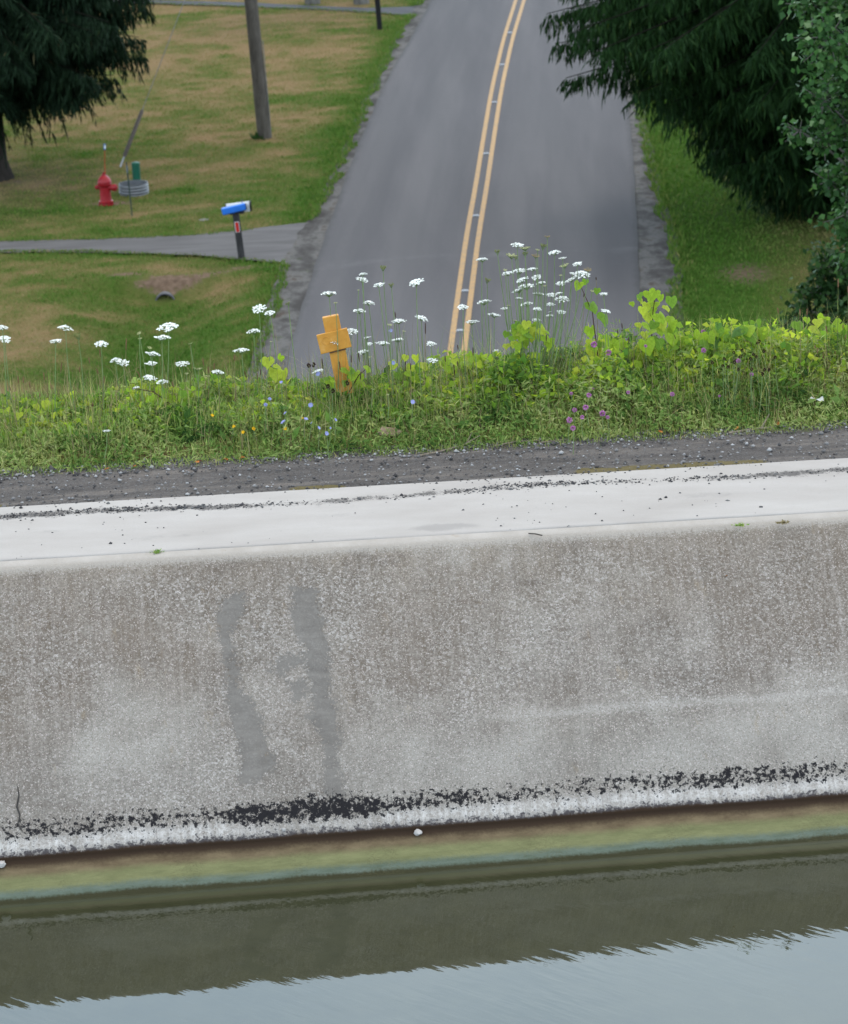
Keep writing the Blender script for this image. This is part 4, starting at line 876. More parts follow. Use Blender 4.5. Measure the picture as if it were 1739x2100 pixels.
verge_blades('dry_grass', 1100, 26, (3.0, 3.9), (.36, .66), M_STRAW, .0018, .45, .45, wob=.3)
verge_blades('verge_grass', 1500, 27, (3.0, 3.9), (.40, .66), M_BLADE, .0020, .55, .45, (-.6, 7.2), wob=.3)
verge_blades('embankment_grass', 30000, 25, (4.2, 9.0), (.2, .5), M_BLADE, .006, .5, .4, (-9, 9))

# grape vines: every leaf a part, leaves share three meshes
def heart(seed, cup):
    g = np.random.default_rng(seed); out = [(0, -.02), (.22, .16), (.44, .12), (.54, -.10), (.50, -.34), (.34, -.60), (.14, -.84), (0, -1.0)]
    pts = [(x * g.uniform(.93, 1.07), y) for x, y in out] + [(-x * g.uniform(.93, 1.07), y) for x, y in out[-2:0:-1]]
    v = [(0, -.38, 0.0)] + [(x, y, -cup * (x * x * 2 + (y + .38) ** 2 * .8) + .03 * math.sin(7 * y + seed)) for x, y in pts]; k = len(pts)
    me = bpy.data.meshes.new('leaf'); me.from_pydata(v, [], [(0, 1 + i, 1 + (i + 1) % k) for i in range(k)]); me.polygons.foreach_set('use_smooth', [True] * k); me.materials.append(None); me.update(); return me
VM = []
for q, c in enumerate(((.105, .185, .022), (.175, .255, .022), (.26, .305, .034), (.065, .130, .030))):
    t = NT('vine_leaf_' + 'abcd'[q]); n_ = t.noise(t.coord(), 6, 4, .6); cc = t.ramp(n_, [(.3, tuple(k * .75 for k in c)), (.7, tuple(k * 1.15 for k in c))])
    t.principled(cc, .5, .08); t.translucent(t.mix(1.0, cc, (1.7, 1.7, 1.2), 'MULTIPLY'), .42); VM.append(t.m)
HEARTS = []
for q in range(4):
    for sh in range(3): me = heart(q * 3 + sh, .35 + .2 * sh); me.materials[0] = VM[q]; HEARTS.append((q, me))
M_VSTEM = plain('vine_stem', (.050, .022, .016), .7, .2)
def vine(label, base, leaves_, stem, seed, tones=(0, 1, 1, 2), group='grape vines on the verge'):
    g = np.random.default_rng(seed); b = np.array(base); t = thing('grape_vine', label, 'vine', tuple(b), group=group)
    MB().tube([tuple(np.array(p) - b) for p in stem], np.linspace(.006, .0025, len(stem)).tolist(), 6).build('stem', M_VSTEM, t, True)
    for p, s in leaves_:
        cand = [me for q, me in HEARTS if q == tones[g.integers(len(tones))]] or [HEARTS[0][1]]
        o = link(bpy.data.objects.new('leaf', cand[g.integers(len(cand))]), t); o.location = tuple(np.array(p) - b); o.scale = (s,) * 3
        o.rotation_euler = (R(g.normal(60, 20)), R(g.normal(0, 18)), R(g.normal(0, 28)))
    return t
def vine_px(label, pts, n_plane, seed, tones=(0, 1, 1, 2), spread=.10):
    g = np.random.default_rng(seed); L_ = []
    for px, py, w in pts:
        k_ = 1.0 if spread < .06 or 'tallest' in label else g.uniform(.5, .95); L_.append((on_n(px, py - w * .45, n_plane + g.uniform(-spread, spread) * 1.6), w / 268.0 * k_))
    xs = [p[0] for p, _ in L_]; ub, _ = to_un(np.mean(xs), np.mean([p[1] for p, _ in L_])); base = vpt(np.array(ub), np.array(n_plane))
    lo = min(L_, key=lambda q: q[0][2])[0]; hi = max(L_, key=lambda q: q[0][2])[0]
    return vine(label, base, L_, [base, (base * .5 + lo * .5), (lo + hi) / 2 + np.array([.02, 0, 0]), hi], seed, tones)
s43 = lambda zx, zy: ((1550 + zx / 4.3475) * .7548, (560 + zy / 4.3475) * .7548)
vine_px('tall vine shoot with few heart shaped leaves beside the dense white blooms', [(*zc(x, y), w / 4.3475 * .7548) for x, y, w in ((925, 690, 115), (1005, 645, 75), (1140, 750, 90), (1070, 950, 165), (1240, 1090, 170), (1070, 1240, 150), (1290, 1320, 125), (1180, 1390, 110), (1090, 1420, 120))], 3.35, 61, (0, 0, 1), .05)
vine_px('tallest bushy yellow-green vine clump, standing against the road shoulder', [(*s43(x, y), w / 4.3475 * .7548) for x, y, w in ((800, 1090, 110), (725, 1160, 70), (930, 1060, 130), (1010, 1050, 130), (1075, 1090, 100), (1195, 1140, 140), (1130, 1220, 100), (900, 1195, 120), (1000, 1180, 110), (860, 1250, 110), (920, 1320, 150), (1050, 1330, 150), (1180, 1345, 120), (800, 1415, 90), (890, 1430, 130), (1080, 1410, 150), (1190, 1430, 140), (1050, 1490, 130), (880, 1530, 100), (1130, 1500, 140), (960, 1260, 120), (990, 1420, 130), (1220, 1510, 120), (960, 1500, 120), (960, 1110, 100), (850, 1130, 90))], 3.45, 62, (0, 1, 1, 2, 2), .12)
g = np.random.default_rng(63); rnd_l = lambda cx, cy, rx_, ry_, n, w0, w1: [(cx + g.uniform(-rx_, rx_), cy + g.uniform(-ry_, ry_), g.uniform(w0, w1)) for _ in range(n)]
vine_px('hooded yellow-green vine clump under the dense white blooms', [(1082 + 44 * r_ * math.cos(a), 700 - 32 * r_ * math.sin(a), g.uniform(20, 30)) for a, r_ in zip(np.linspace(-.2, 3.3, 24), np.tile([1, .55, .8, .25], 6))] + rnd_l(1072, 740, 38, 30, 16, 18, 28), 3.3, 64, (1, 1, 2, 0))
vine_px('small pale vine clump on the verge near the left road edge', rnd_l(562, 765, 22, 28, 16, 20, 30), 3.4, 65, (1, 2, 2))
vine_px('pale broad leafed vine just beside the foot of the orange marker', rnd_l(735, 780, 28, 18, 12, 20, 28) + rnd_l(690, 790, 22, 10, 9, 18, 24), 3.2, 66, (1, 1, 0))
vine_px('leafy vine mound below the loose clump of white blooms', rnd_l(830, 762, 40, 22, 18, 22, 30), 3.4, 67, (1, 1, 0, 2))
vine_px('leafy vine mound at the near end of the yellow centre lines', rnd_l(935, 752, 55, 18, 20, 20, 30), 3.4, 68, (1, 2, 1))
vine_px('vine mound between the leafy shoot and the tallest vine clump', rnd_l(1262, 728, 50, 26, 22, 22, 32), 3.4, 69, (1, 1, 2, 0))
vine_px('vine with large blue-green and yellow leaves beside the brown knapweed', rnd_l(1490, 700, 70, 26, 34, 26, 42), 3.45, 70, (0, 1, 3, 1))
vine_px('yellow-green vine mound at the foot of the tallest vine clump', rnd_l(1380, 720, 60, 28, 26, 24, 36), 3.4, 71, (1, 2, 1, 0))
vine_px('vine mound among tall straw grass below the dark shrub', rnd_l(1690, 690, 55, 28, 30, 22, 34), 3.5, 72, (1, 0, 1, 2))
vine_px('scattered vine leaves on the verge below the ditch', rnd_l(345, 812, 85, 20, 20, 18, 26), 3.3, 73, (0, 1, 1))
vine_px('low vine patch in grass furthest from the orange marker', rnd_l(60, 848, 60, 24, 14, 18, 26), 3.2, 74, (1, 1, 2))

# ------------------------------------------------------------------ flowers
M_PETAL = plain('white_florets', (.62, .63, .59), .6, .2, var=.08, scale=8); M_CREAM = plain('cream_florets', (.30, .31, .15), .7, .2, var=.2, scale=8)
M_SEED = plain('seed_head_green', (.13, .145, .045), .8, .2, var=.3, scale=8); M_SEEDB = plain('seed_head_brown', (.20, .15, .075), .8, .2, var=.3, scale=8)
def head_mesh(kind_, seed):
    g = np.random.default_rng(seed); k = 26; r = np.sqrt((np.arange(k) + .5) / k); a = np.arange(k) * 2.39996 + g.normal(0, .1, k)
    if kind_ == 'flat': z = .22 * (1 - r ** 2) + g.normal(0, .04, k); rr = r * g.uniform(.9, 1.05, k)
    elif kind_ == 'dome': z = .42 * (1 - r ** 2) - .1; rr = r
    elif kind_ == 'cup': z = .35 * r ** 2; rr = r * .95
    else: z = .55 * r ** 1.5 + .1 * g.random(k); rr = np.where(r > .7, .62 + .2 * g.random(k), r * .9)
    C = np.stack([rr * np.cos(a), rr * np.sin(a), z], -1); V = []; F = []
    for c in C:
        for j in range(7):
            b = len(V); o = c + np.array([g.normal(0, .085), g.normal(0, .085), g.normal(0, .03)]); s = g.uniform(.08, .13); q = g.uniform(0, 6.28); tl = g.normal(0, .35, 2)
            for m in range(4): an = q + m * math.pi / 2; V.append((o[0] + s * math.cos(an), o[1] + s * math.sin(an), o[2] + s * (tl[0] * math.cos(an) + tl[1] * math.sin(an))))
            F.append((b, b + 1, b + 2, b + 3))
    ch = [(np.array([[0, 0, -.42], [c[0] * .55, c[1] * .55, -.18 + c[2] * .3], c - [0, 0, .02]]), .022, .014) for c in C]
    rv, rf = tubes_np(ch, 3)
    def mk(n, v, f, m):
        me = bpy.data.meshes.new(n); me.from_pydata([tuple(p) for p in v], [], [tuple(q) for q in f]); me.update(); me.materials.append(m); return me
    return V, F, mk('rays', rv, rf, M_STEM), mk
HEADS = {}
for kd, mt in (('flat', M_PETAL), ('dome', M_PETAL), ('cream', M_CREAM), ('seed', M_SEED), ('brown', M_SEEDB)):
    HEADS[kd] = []
    for sd in range(3):
        V, F, rays, mk = head_mesh({'cream': 'cup', 'brown': 'cup'}.get(kd, kd), sd * 7 + len(kd)); HEADS[kd].append((mk('flower_head', V, F, mt), rays))
gF = np.random.default_rng(90)
ZONES = ((440, 'below the ditch'), (600, 'beside the left road edge'), (740, 'close to the orange marker'), (905, 'in the loose clump beyond the orange marker'), (1020, 'in line with the yellow centre lines'), (1215, 'in the tall dense clump over the road'), (9999, 'among the vine shoots'))
def stem_pts(base, top, g):
    q = np.linspace(0, 1, 7)[:, None]; mid = (base + top) / 2 + np.array([(top[0] - base[0]) * .35, 0, 0]) + g.normal(0, .015, 3); return base * (1 - q) ** 2 + 2 * mid * q * (1 - q) + top * q ** 2
def lace(px, py, w, kd='flat', tilt=None):
    g = gF; n_ = 3.1 + .55 * g.random() if py < 830 else 2.95
    p = on_n(px, py, n_); u, nq = to_un(p[0], p[1]); soil = float(vz(u, nq))
    if p[2] < soil + .22: p = verge_hit(px, py, .26); u, nq = to_un(p[0], p[1]); soil = float(vz(u, nq))
    dens = 1020 < px < 1215; cx = 0.0
    if dens: tgt = on_n(1095 + (px - 1115) * .35, 740, nq); cx = (tgt[0] - p[0]) * 1.0
    base = np.array([p[0] + cx + g.normal(0, .05), p[1] + g.normal(0, .04), 0]); ub, nb = to_un(base[0], base[1]); base[2] = float(vz(ub, nb)) - .01
    size = w / 279.0 / 2 * g.uniform(1.05, 1.15)
    zone = next(z for lim, z in ZONES if px < lim)
    if dens: zone = ('at the top of' if py < 562 else 'halfway up' if py < 618 else 'low in') + ' the tall dense clump'
    nm = {'flat': 'white', 'dome': 'domed white', 'cream': 'cream half-open', 'seed': 'closed green', 'brown': 'withered brownish'}[kd]
    sz = '' if kd in ('dome', 'brown', 'cream') else ('large ' if w > 27 else 'small ' if w < 20 else '')
    noun = 'seed head' if kd in ('seed', 'brown') else 'bloom'
    t = thing('wild_carrot_flower', f"{sz}{nm} Queen Anne's lace {noun} {zone}", 'flower', tuple(base), group="Queen Anne's lace on the verge")
    P = stem_pts(base, p - np.array([0, 0, .40 * size]), g) - base
    v, f = tubes_np([(P, .0040, .0026)], 5); mesh_np('stem', v, f, M_STEM, t, True)
    size *= {'dome': .92, 'flat': 1.06}.get(kd, 1.0); hd, ry = HEADS[kd][g.integers(3)]; tx, ty = (R(g.normal(2, 7)), R(g.normal(0, 9))) if tilt is None else tilt
    zs = 1.0 if kd != 'seed' else 1.5
    o = link(bpy.data.objects.new('flower_head', hd), t); o.location = tuple(p - base); o.scale = (size, size, size * zs); o.rotation_euler = (tx, ty, g.uniform(0, 6.28))
    o2 = link(bpy.data.objects.new('rays', ry), o)
K4, KC = .7548 / 2.17375, .7548 / 4.3475
for x, y, w, *k in ((15, 545, 60), (28, 612, 65), (387, 547, 88, 'dome'), (328, 625, 68), (597, 642, 72), (995, 543, 102), (955, 604, 88), (897, 700, 80), (680, 735, 60, 'dome'), (725, 752, 76), (892, 757, 62), (1075, 760, 74), (884, 842, 72), (958, 865, 75, 'dome'), (1287, 808, 64), (1428, 680, 80), (1498, 567, 88, 'dome'), (1530, 434, 75), (1595, 458, 55), (628, 1155, 42), (803, 900, 36), (462, 602, 55, 'seed'), (1170, 790, 52, 'cream'), (823, 578, 26, 'cream'), (828, 610, 26, 'cream'), (884, 665, 26, 'cream'), (1125, 640, 28, 'cream'), (1103, 817, 24, 'cream'), (1225, 832, 30, 'cream'), (1703, 408, 32, 'seed'), (1600, 627, 16, 'cream')):
    lace(*z4(x, y), w * K4, *k)
for x, y, w, *k in ((640, 387, 82), (838, 272, 52, 'dome'), (835, 305, 66), (932, 336, 58), (874, 442, 75, 'dome'), (820, 490, 70), (1154, 322, 82), (1050, 550, 78), (1185, 532, 72), (1045, 660, 66), (957, 680, 68), (839, 733, 66), (865, 647, 40), (878, 683, 28), (767, 612, 94, 'dome'), (672, 670, 66, 'dome'), (575, 845, 62), (1240, 683, 55), (1543, 186, 64), (1430, 467, 60), (1481, 555, 72), (1553, 437, 74), (1615, 514, 66), (1622, 727, 34), (1248, 783, 62), (998, 573, 28, 'cream'), (958, 243, 42, 'seed'), (1007, 343, 36, 'seed'), (1634, 148, 42, 'seed'), (1573, 316, 40, 'seed'), (677, 443, 22, 'cream'), (813, 367, 16, 'cream'), (1080, 610, 22, 'cream'), (882, 762, 20, 'cream'), (899, 953, 22, 'cream'), (987, 985, 18, 'cream')):
    lace(*z5(x, y), w * K4, *k)
for x, y, w, *k in ((195, 200, 135), (85, 535, 125), (225, 505, 150), (380, 485, 112), (255, 612, 140), (425, 580, 106), (310, 690, 168), (210, 735, 140), (480, 648, 105), (450, 778, 122), (215, 828, 82), (310, 898, 140), (437, 957, 92), (588, 902, 94), (600, 790, 116), (690, 770, 72), (730, 840, 178, 'dome'), (713, 655, 106), (835, 607, 132), (965, 545, 188, 'dome'), (905, 425, 106), (850, 535, 62), (635, 290, 132), (733, 355, 82), (45, 950, 82), (720, 992, 96), (583, 1035, 86), (425, 1090, 96), (1245, 982, 106), (1215, 778, 92), (580, 990, 38), (120, 1220, 56), (290, 245, 128, 'cream'), (130, 335, 132, 'cream'), (415, 335, 102, 'brown'), (1030, 500, 96, 'brown'), (757, 450, 112, 'cream'), (500, 230, 88, 'seed'), (290, 320, 78, 'seed'), (180, 365, 54, 'seed'), (553, 105, 72, 'brown'), (55, 497, 46, 'cream'), (435, 260, 52, 'cream'), (710, 560, 40, 'cream'), (520, 685, 52, 'cream'), (95, 915, 46, 'cream'), (170, 1095, 56, 'cream'), (1080, 745, 46, 'cream')):
    lace(*zc(x, y), w * KC, *k)
def mk_mesh(n, v, f, m, smooth=False):
    me = bpy.data.meshes.new(n); me.from_pydata([tuple(p) for p in v], [], [tuple(q) for q in f]); me.materials.append(m)
    if smooth: me.polygons.foreach_set('use_smooth', [True] * len(me.polygons))
    me.update(); return me
def petals(n, inner, outer, wid, cup, layers, seed, m):
    g = np.random.default_rng(seed); V = []; F = []
    for l in range(layers):
        for k in range(n):
            a = 2 * math.pi * (k + .5 * l) / n + g.normal(0, .06); c, s = math.cos(a), math.sin(a); ro = outer * (1 - .28 * l) * g.uniform(.88, 1.08); b = len(V); zt = cup * ro + .18 * l
            for r_, w_, z_ in ((inner, wid * .4, 0.05 * l), (ro * .7, wid, zt * .6), (ro, wid * .5, zt)): V += [(r_ * c - w_ * s, r_ * s + w_ * c, z_), (r_ * c + w_ * s, r_ * s - w_ * c, z_)]
            F += [(b, b + 1, b + 3, b + 2), (b + 2, b + 3, b + 5, b + 4)]
    return mk_mesh('flower_head', V, F, m)
def ball(n, seed, m, zs=1.0, name='flower_head', spike=.42):
    g = np.random.default_rng(seed); d = rvec(g, n); d[:, 2] = d[:, 2] * .9 + .15; v, f = leaves(d * .35, d, rvec(g, n), np.full(n, .75), np.full(n, spike), .1); v[:, 2] *= zs; return mk_mesh(name, v, f, m)
CHIC = [petals(12, .12, 1.0, .17, .12, 2, k, plain('chicory_blue', (.21, .22, .40), .6, .2, var=.12, scale=9)) for k in range(2)]
CLOV = [ball(80, k, plain('clover_pink', (.36, .14, .30), .7, .2, var=.25, scale=6)) for k in range(2)]
YELL = [petals(5, .1, 1.0, .36, .35, 2, k + 5, plain('trefoil_yellow', (.50, .29, .010), .6, .2, var=.12)) for k in range(2)]
KNAP = [ball(50, k + 4, plain('knapweed_brown', (.035, .018, .012), .8, .1, var=.3), 1.35, 'seed_head', .5) for k in range(2)]
def small_flower(name, px, py, w, heads, label, group, h=.3, face=55, part='flower_head'):
    p = verge_hit(px, py, h); u, nq = to_un(p[0], p[1])
    if nq > 3.75: p = on_n(px, py, 3.45 + .2 * gF.random()); u, nq = to_un(p[0], p[1])
    base = np.array([p[0] + gF.normal(0, .03), p[1] + gF.normal(.02, .03), 0]); ub, nb = to_un(base[0], base[1]); base[2] = float(vz(ub, nb)) - .01
    t = thing(name, label, 'flower', tuple(base), group=group); s = w / 279.0 / 2
    v, f = tubes_np([(stem_pts(base, p, gF) - base, .003, .002)], 5); mesh_np('stem', v, f, M_STEM, t, True)
    o = link(bpy.data.objects.new(part, heads[gF.integers(len(heads))]), t); o.location = tuple(p - base); o.scale = (s,) * 3; o.rotation_euler = (R(gF.normal(face, 18)), R(gF.normal(0, 15)), R(gF.normal(0, 30)))
CH4 = [(1659, 865, 20), (1592, 965, 22), (1570, 1000, 24)]
for x, y, w in ((530, 1045, 32), (380, 1092, 26), (368, 1145, 36), (503, 1127, 30), (580, 1180, 24), (625, 1213, 28), (678, 1132, 24), (265, 1043, 26), (288, 1008, 24), (573, 860, 32), (685, 750, 26), (1003, 605, 26), (1018, 795, 30), (1134, 1027, 32), (357, 910, 22), (535, 1150, 16), (648, 1180, 14)):
    px, py = z5(x, y); z = 'low on the verge below the orange marker' if y > 1000 and x < 900 else 'standing up beside the orange marker' if x < 800 else 'in the loose clump of white blooms'
    small_flower('chicory_flower', px, py, w * K4, CHIC, ('larger ' if w >= 28 else 'tiny ' if w < 20 else '') + 'pale blue chicory flower ' + z, 'blue chicory flowers', .22 if y > 1000 else .35)
for x, y, w in CH4: small_flower('chicory_flower', *z4(x, y), w * K4, CHIC, 'pale blue chicory flower near the left road edge', 'blue chicory flowers', .3)
for x, y, w in ((900, 730, 38), (985, 778, 36), (870, 1030, 28), (785, 1117, 28), (850, 1103, 32), (950, 1138, 36), (755, 1177, 36), (830, 1160, 24), (776, 1225, 30), (1362, 1024, 28), (1102, 1013, 22), (765, 1020, 20), (1545, 655, 26), (1547, 765, 30), (1205, 740, 20), (980, 1160, 22), (892, 995, 18), (1640, 1035, 16)):
    z = 'low in the weeds below the dense white blooms' if y > 950 and x < 1000 else 'low in the weeds below the tallest vine clump' if y > 950 else 'rising at the vine mounds'
    small_flower('clover_flower', *z6(x, y), w * K4 * 1.1, CLOV, 'pink purple clover head ' + z, 'pink clover heads', .2 if y > 950 else .4, 20)
for x, y, w in ((882, 750, 42), (985, 855, 32), (935, 530, 24)): small_flower('clover_flower', *z7(x, y), w / 2.879 * .7548, CLOV, 'pink clover head among the brown knapweed', 'pink clover heads', .35, 20)
for z, x, y, w in ((z5, 193, 1183, 22), (z5, 132, 1206, 24), (z5, 378, 1183, 26), (z5, 484, 1122, 12), (z5, 76, 1170, 20), (z4, 1253, 1063, 24), (z4, 1437, 1162, 24), (z4, 1497, 1140, 24), (z4, 1380, 1130, 20)):
    small_flower('trefoil_flower', *z(x, y), w * K4, YELL, 'small yellow trefoil flower low on the verge' + (' below the orange marker' if z is z5 else ' below the left road edge'), 'yellow trefoil flowers', .14)
for x, y in ((845, 685), (910, 668), (1030, 610), (1080, 675), (985, 530), (980, 735), (1020, 720), (1085, 822), (1120, 822), (1070, 855), (678, 765), (850, 760), (1045, 600), (770, 735), (900, 715), (800, 800), (1000, 700), (1170, 725), (760, 790), (880, 820), (985, 815)):
    small_flower('knapweed_head', *z7(x, y), 28 / 2.879 * .7548, KNAP, ('upper' if y < 690 else 'middle' if y < 780 else 'lower') + ' dry brown knapweed head in the dark cluster by the large vine leaves', 'dry knapweed heads', .4, 5, 'seed_head')
for x, y in ((520, 812), (548, 808), (748, 915), (662, 962), (632, 935)): small_flower('knapweed_head', *z5(x, y), 26 * K4, KNAP, 'dry brown knapweed head beside the orange marker', 'dry knapweed heads', .4, 5, 'seed_head')

# timothy stalks with brown heads
M_HEADB = plain('timothy_head', (.125, .070, .038), .85, .1, var=.3); M_HEADD = plain('timothy_head_dark', (.050, .030, .022), .85, .1, var=.3)
M_STK = plain('dry_stalk', (.17, .135, .065), .8, .1, var=.3); M_STKG = plain('green_stalk', (.085, .105, .035), .8, .1, var=.3)
def timothy(px, py, hl, label, lean=0.0, dark=False):
    g = gF; n_ = 2.95 + .6 * g.random(); p = on_n(px, py, n_); u, nq = to_un(p[0], p[1]); soil = float(vz(u, nq))
    if p[2] < soil + .18: p = verge_hit(px, py, .3); u, nq = to_un(p[0], p[1]); soil = float(vz(u, nq))
    base = np.array([p[0] + lean + g.normal(0, .04), p[1] + g.normal(0, .04), 0]); ub, nb = to_un(base[0], base[1]); base[2] = float(vz(ub, nb)) - .01
    hgt = p[2] - soil; label = ('tall ' if hgt > .52 else 'short ' if hgt < .36 else '') + ('leaning ' if abs(base[0] - p[0]) > .07 else '') + label
    t = thing('grass_stalk', label, 'grass', tuple(base), group='grass stalks with seed heads'); P = stem_pts(base, p, g) - base
    v, f = tubes_np([(P, .0022, .0014)], 4); mesh_np('stalk', v, f, M_STK if g.random() < .55 else M_STKG, t, True)
    d = P[-1] - P[-2]; d /= np.linalg.norm(d); L2 = hl / 279; q = np.array([P[-1] + d * L2 * k for k in (-.55, -.4, 0, .35, .5)])
    MB().tube([tuple(k) for k in q], [.001, .0042, .0048, .004, .0008], 6).build('seed_head', M_HEADD if dark else M_HEADB, t, True)
for px, py, hl in [(*z4(x, y), h * K4) for x, y, h in ((745, 640, 80), (590, 692, 50), (362, 775, 70), (260, 830, 50), (108, 850, 50), (138, 850, 45), (575, 800, 40), (615, 850, 50), (548, 1000, 30), (527, 735, 40), (1200, 745, 55), (1230, 790, 50), (1450, 820, 60), (1520, 830, 45), (378, 900, 40), (175, 880, 40), (300, 890, 36), (820, 820, 50), (470, 790, 36), (1265, 770, 40), (1020, 880, 40), (1385, 720, 40), (235, 940, 30), (60, 900, 34))]:
    timothy(px, py, hl, 'brown headed grass stalk on the verge below the ditch', gF.normal(0, .08))
for x, y, h in ((815, 760, 60), (1208, 590, 70), (1120, 815, 40), (702, 810, 60), (770, 770, 50), (1325, 770, 40), (1490, 730, 50), (600, 800, 70), (1398, 800, 36), (825, 870, 50), (1030, 510, 36), (235, 850, 40), (1690, 900, 40)): timothy(*z5(x, y), h * K4, 'dark headed grass stalk around the orange marker and centre lines', gF.normal(0, .03), True)
for x, y, h in ((1065, 620, 36), (1040, 655, 34), (912, 340, 20), (1105, 705, 40), (618, 690, 44), (840, 440, 20), (1270, 690, 40), (95, 745, 34), (185, 760, 30)): timothy(*z6(x, y), h * K4, 'dark headed grass stalk between the dense blooms and vine clump', gF.normal(0, .03), True)
for x, y, h in ((1662, 140, 75), (1738, 190, 60), (1418, 365, 55), (1363, 370, 60), (1190, 355, 50), (1640, 690, 50), (1500, 670, 50), (1545, 710, 60), (1570, 500, 60), (1290, 560, 50), (1440, 560, 44), (1620, 600, 44), (1700, 480, 40), (525, 900, 30), (463, 890, 30), (1480, 640, 36), (1720, 560, 40)): timothy(*z7(x, y), h / 2.879 * .7548, 'straw grass stalk on the verge below the dark shrub', gF.normal(.03, .05))

# ------------------------------------------------------------------ orange marker
def orange_material():
    t = NT('orange_paint'); co = t.coord(); n = t.noise(co, 9, 5, .65); f = t.noise(co, 60, 4, .7)
    c = t.ramp(n, [(.3, (.32, .135, .016)), (.55, (.41, .185, .024)), (.75, (.45, .235, .06))]); c = t.mix(t.ramp(t.noise(t.mapping(co, (1, 1, .4)), 26, 6, .8), [(.66, 0.0), (.74, .8)]), c, (.10, .05, .025))
    return t.principled(c, .6, .3, nrm=t.bump(f, .3, .003)).m
M_OR = orange_material()
k7 = .7548 / 7.246; zs = lambda zx, zy: (780 * .7548 + zx * k7, 820 * .7548 + zy * k7)
NS = 3.28
pt, pm_, pb_ = on_n(*zs(850, 275), NS), on_n(*zs(860, 760), NS), on_n(*zs(1120, 1620), NS)
ax = Vector(pt - pb_); uu = Vector((CT[0], CT[1], 0)); axn = ax.normalized(); side = (uu - axn * uu.dot(axn)).normalized(); back = side.cross(axn) * -1
Mx = Matrix((( side.x, -back.x, axn.x, 0), (side.y, -back.y, axn.y, 0), (side.z, -back.z, axn.z, 0), (0, 0, 0, 1)))
if back.y > 0: Mx = Matrix(((side.x, back.x, axn.x, 0), (side.y, back.y, axn.y, 0), (side.z, back.z, axn.z, 0), (0, 0, 0, 1)))
t = thing('marker_post', 'leaning orange painted cross-shaped marker post in the weeds', 'marker post', tuple(pb_)); t.rotation_euler = Mx.to_euler(); Lp = ax.length
MB().box((0, 0, Lp / 2 - .15), (.126, .05, Lp + .30), bev=.005).build('post', M_OR, t)
zp = Lp * .655; roll_ = Matrix.Translation((-.010, -.036, zp)) @ Matrix.Rotation(R(-2.5), 4, 'Y')
pn_ = MB().box((0, 0, 0), (.242, .022, .155), roll_, bev=.004).build('cross_panel', M_OR, t)
ring = [(-.058 + .030 * math.cos(a), -.0125, .018 + .030 * math.sin(a)) for a in np.linspace(.5, 5.9, 20)]
MB().tube([tuple(roll_ @ Vector(p)) for p in ring], .0028, 6).build('raised_letter', M_OR, pn_, True)
MB().box((.01, -.003, -.082), (.13, .012, .010), roll_).build('panel_lower_strip', plain('strip_brown', (.07, .035, .018), .8), pn_)  # thin dark brown strip along the panel's lower edge

# ------------------------------------------------------------------ litter and tufts
M_TWIG = bark('twig', (.12, .095, .07), (.24, .20, .155), 20)
def twig(pts, r, label, plane='path', forks=()):
    def pp(px, py): 
        q = verge_hit(px, py, .025) if plane == 'path' else on_z(px, py, 8.2); return q
    P = [pp(*p) for p in pts]; b = P[0]; t = thing('twig', label, 'twig', tuple(b), group='dry twigs')
    MB().tube([tuple(p - b) for p in P], np.linspace(r, r * .5, len(P)).tolist(), 6).build('stick', M_TWIG, t, True)
    for f_ in forks:
        Q = [pp(*p) for p in f_]; Q[-1] = Q[-1] + np.array([0, 0, .05]); MB().tube([tuple(p - b) for p in Q], [r * .7, r * .3], 5).build('side_twig', M_TWIG, t, True)
twig([(862, 934), (900, 926), (930, 918), (955, 912)], .008, 'pale forked dry twig at the gravel edge below the orange marker', forks=[[(955, 914), (968, 900)], [(945, 916), (985, 906)]])
twig([(1015, 914), (1060, 905), (1105, 903)], .007, 'long thin dry stem at the gravel edge below the dense blooms')
twig([(1495, 888), (1540, 881), (1592, 875)], .012, 'thick pale dry stick at the gravel edge below the brown knapweed', forks=[[(1560, 880), (1578, 862)]])
twig([(1105, 908), (1150, 902), (1182, 899)], .006, 'short dry stem at the gravel edge beyond the long thin stem')
p0_, p1_ = on_z(1084, 1094, float(lip_z(.8)) + .008), on_z(1112, 1098, float(lip_z(.9)) + .008)
t = thing('twig', 'small dark twig lying on the joint of the canal coping', 'twig', tuple(p0_), group='dry twigs'); MB().tube([(0, 0, 0), tuple((p1_ - p0_) * .5 + np.array([0, 0, .004])), tuple(p1_ - p0_)], .005, 6).build('stick', bark('twig_dark', (.03, .026, .022), (.08, .07, .06), 20), t, True)
M_FALL = plain('fallen_orange', (.30, .105, .025), .7, .2, var=.3, scale=30)
def fallen(p, s, label, nrm=None):
    g = gF; o = thing('fallen_leaf', label, 'leaf', tuple(p), (R(g.uniform(-20, 20)), R(g.uniform(-20, 20)), g.uniform(0, 6.28)) if nrm is None else nrm, group='fallen orange leaves')
    me = bpy.data.meshes.new('blade'); v = [(0, -1, .1), (.5, -.4, .22), (.42, .4, .2), (0, 1, .12), (-.42, .4, .25), (-.5, -.4, .2), (0, 0, 0)]
    me.from_pydata([(x * s, y * s, z * s) for x, y, z in v], [], [(6, i, (i + 1) % 6) for i in range(6)]); me.materials.append(M_FALL); link(bpy.data.objects.new('blade', me), o)
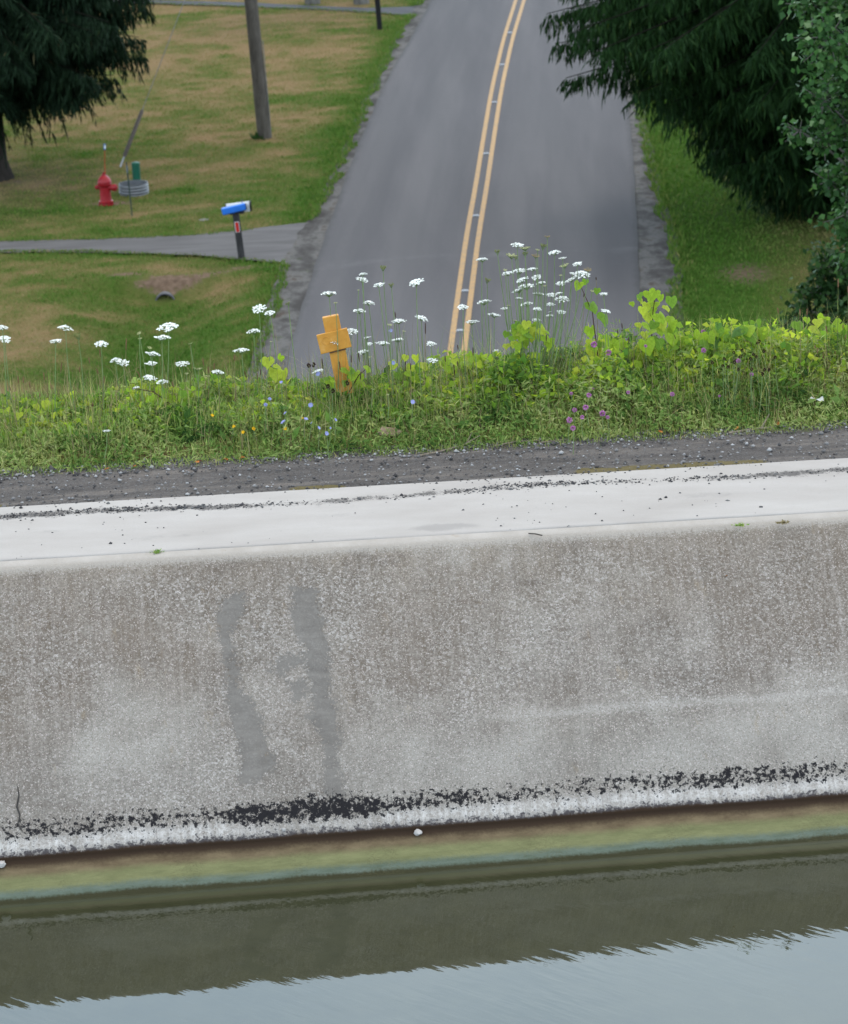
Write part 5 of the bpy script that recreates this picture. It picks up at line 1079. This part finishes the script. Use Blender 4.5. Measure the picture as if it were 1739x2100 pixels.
for z, x, y in ((z4, 1165, 1338), (z4, 1185, 1332), (z4, 1330, 1322), (z4, 1432, 1310), (z4, 795, 1363), (z4, 630, 1380), (z5, 125, 1358), (z5, 30, 1365), (z7, 270, 1305), (z7, 400, 1300), (z7, 870, 1278), (z7, 930, 1248), (z7, 1195, 1243)):
    px, py = z(x, y); zone = 'below the ditch lawn' if px < 560 else 'below the orange marker' if px < 900 else 'near the thick pale stick'
    fallen(verge_hit(px, py, .03), .026, 'orange fallen leaf on the gravel edge ' + zone)
fallen(wall_pt(1490, 1183, .006), .014, 'tiny orange leaf stuck on the sloping concrete wall', (R(-40), 0, .3))
q = verge_hit(798, 886, .05); t = thing('dead_leaf', 'flat tan dead leaf lying in weeds below the orange marker', 'leaf', tuple(q), (R(35), R(8), .2))
MB().add([(-.10, -.02, 0), (-.05, -.045, .01), (.05, -.04, .0), (.10, 0, .012), (.06, .04, 0), (-.05, .045, .01)], [(0, 1, 2, 3, 4, 5)]).build('blade', plain('dead_tan', (.17, .125, .085), .8, .1), t)
q = verge_hit(*z7(1490, 1062), .08); t = thing('litter', 'crumpled white scrap of litter in weeds below the dark shrub', 'litter', tuple(q))
mm = MB(); g = np.random.default_rng(5); v = [(x * .03 + g.normal(0, .006), y * .022 + g.normal(0, .006), g.uniform(0, .035)) for x in range(-2, 3) for y in range(-1, 2)]
mm.add(v, [(i * 3 + j, i * 3 + 3 + j, i * 3 + 4 + j, i * 3 + 1 + j) for i in range(4) for j in range(2)]).build('scrap', plain('litter_white', (.38, .38, .36), .6), t)
def joint_tuft(px, py, w, mat, label, seed):
    g = np.random.default_rng(seed); p = on_z(px, py, 8.19); u, _ = to_un(p[0], p[1]); p[2] = float(lip_z(u)); t = thing('joint_weed', label, 'weed', tuple(p), group='weeds in the coping joint'); n = 60
    c = np.stack([g.normal(0, w * .5, n), g.normal(0, .012, n), np.zeros(n)], -1); d = rvec(g, n) * [1, .6, .3] + np.array([0, -.2, .45]); v, f = leaves(c, d, rvec(g, n), g.uniform(.012, .035, n), g.uniform(.006, .012, n))
    mesh_np('leaves', v, f, mat, t, attrs={'rnd': np.repeat(g.uniform(.3, .9, n), 4)})
joint_tuft(1517, 1072, .045, M_WEED, 'green weed tuft growing in the coping joint', 1); joint_tuft(1604, 1066, .035, M_STRAW, 'dry tan weed tuft growing in the coping joint', 2); joint_tuft(322, 1141, .025, M_WEED, 'tiny green weed in the coping joint above the mortar streaks', 3)
# crack in the wall face, a part of the wall
ck = [wall_pt(x, y, .002) for x, y in ((36, 1612), (39, 1632), (35, 1655), (41, 1672), (37, 1690), (46, 1706))]
MB().tube([tuple(np.array(p) - wl) for p in ck], [.002, .005, .007, .005, .004, .002], 5).build('crack', plain('crack_dark', (.03, .027, .025), .9), wall)

g = np.random.default_rng(8); q = on_z(531, 287); t = thing('pole_weed', 'small dark weed tuft at the foot of the utility pole', 'weed', (q[0], q[1], 0.0)); n = 90
v, f = leaves(np.stack([g.normal(0, .07, n), g.normal(0, .06, n), np.zeros(n)], -1), rvec(g, n) * [.5, .5, .2] + np.array([0, 0, .8]), rvec(g, n), g.uniform(.08, .26, n), g.uniform(.03, .06, n)); mesh_np('leaves', v, f, M_SHRUB, t, attrs={'rnd': np.repeat(g.random(n), 4)})
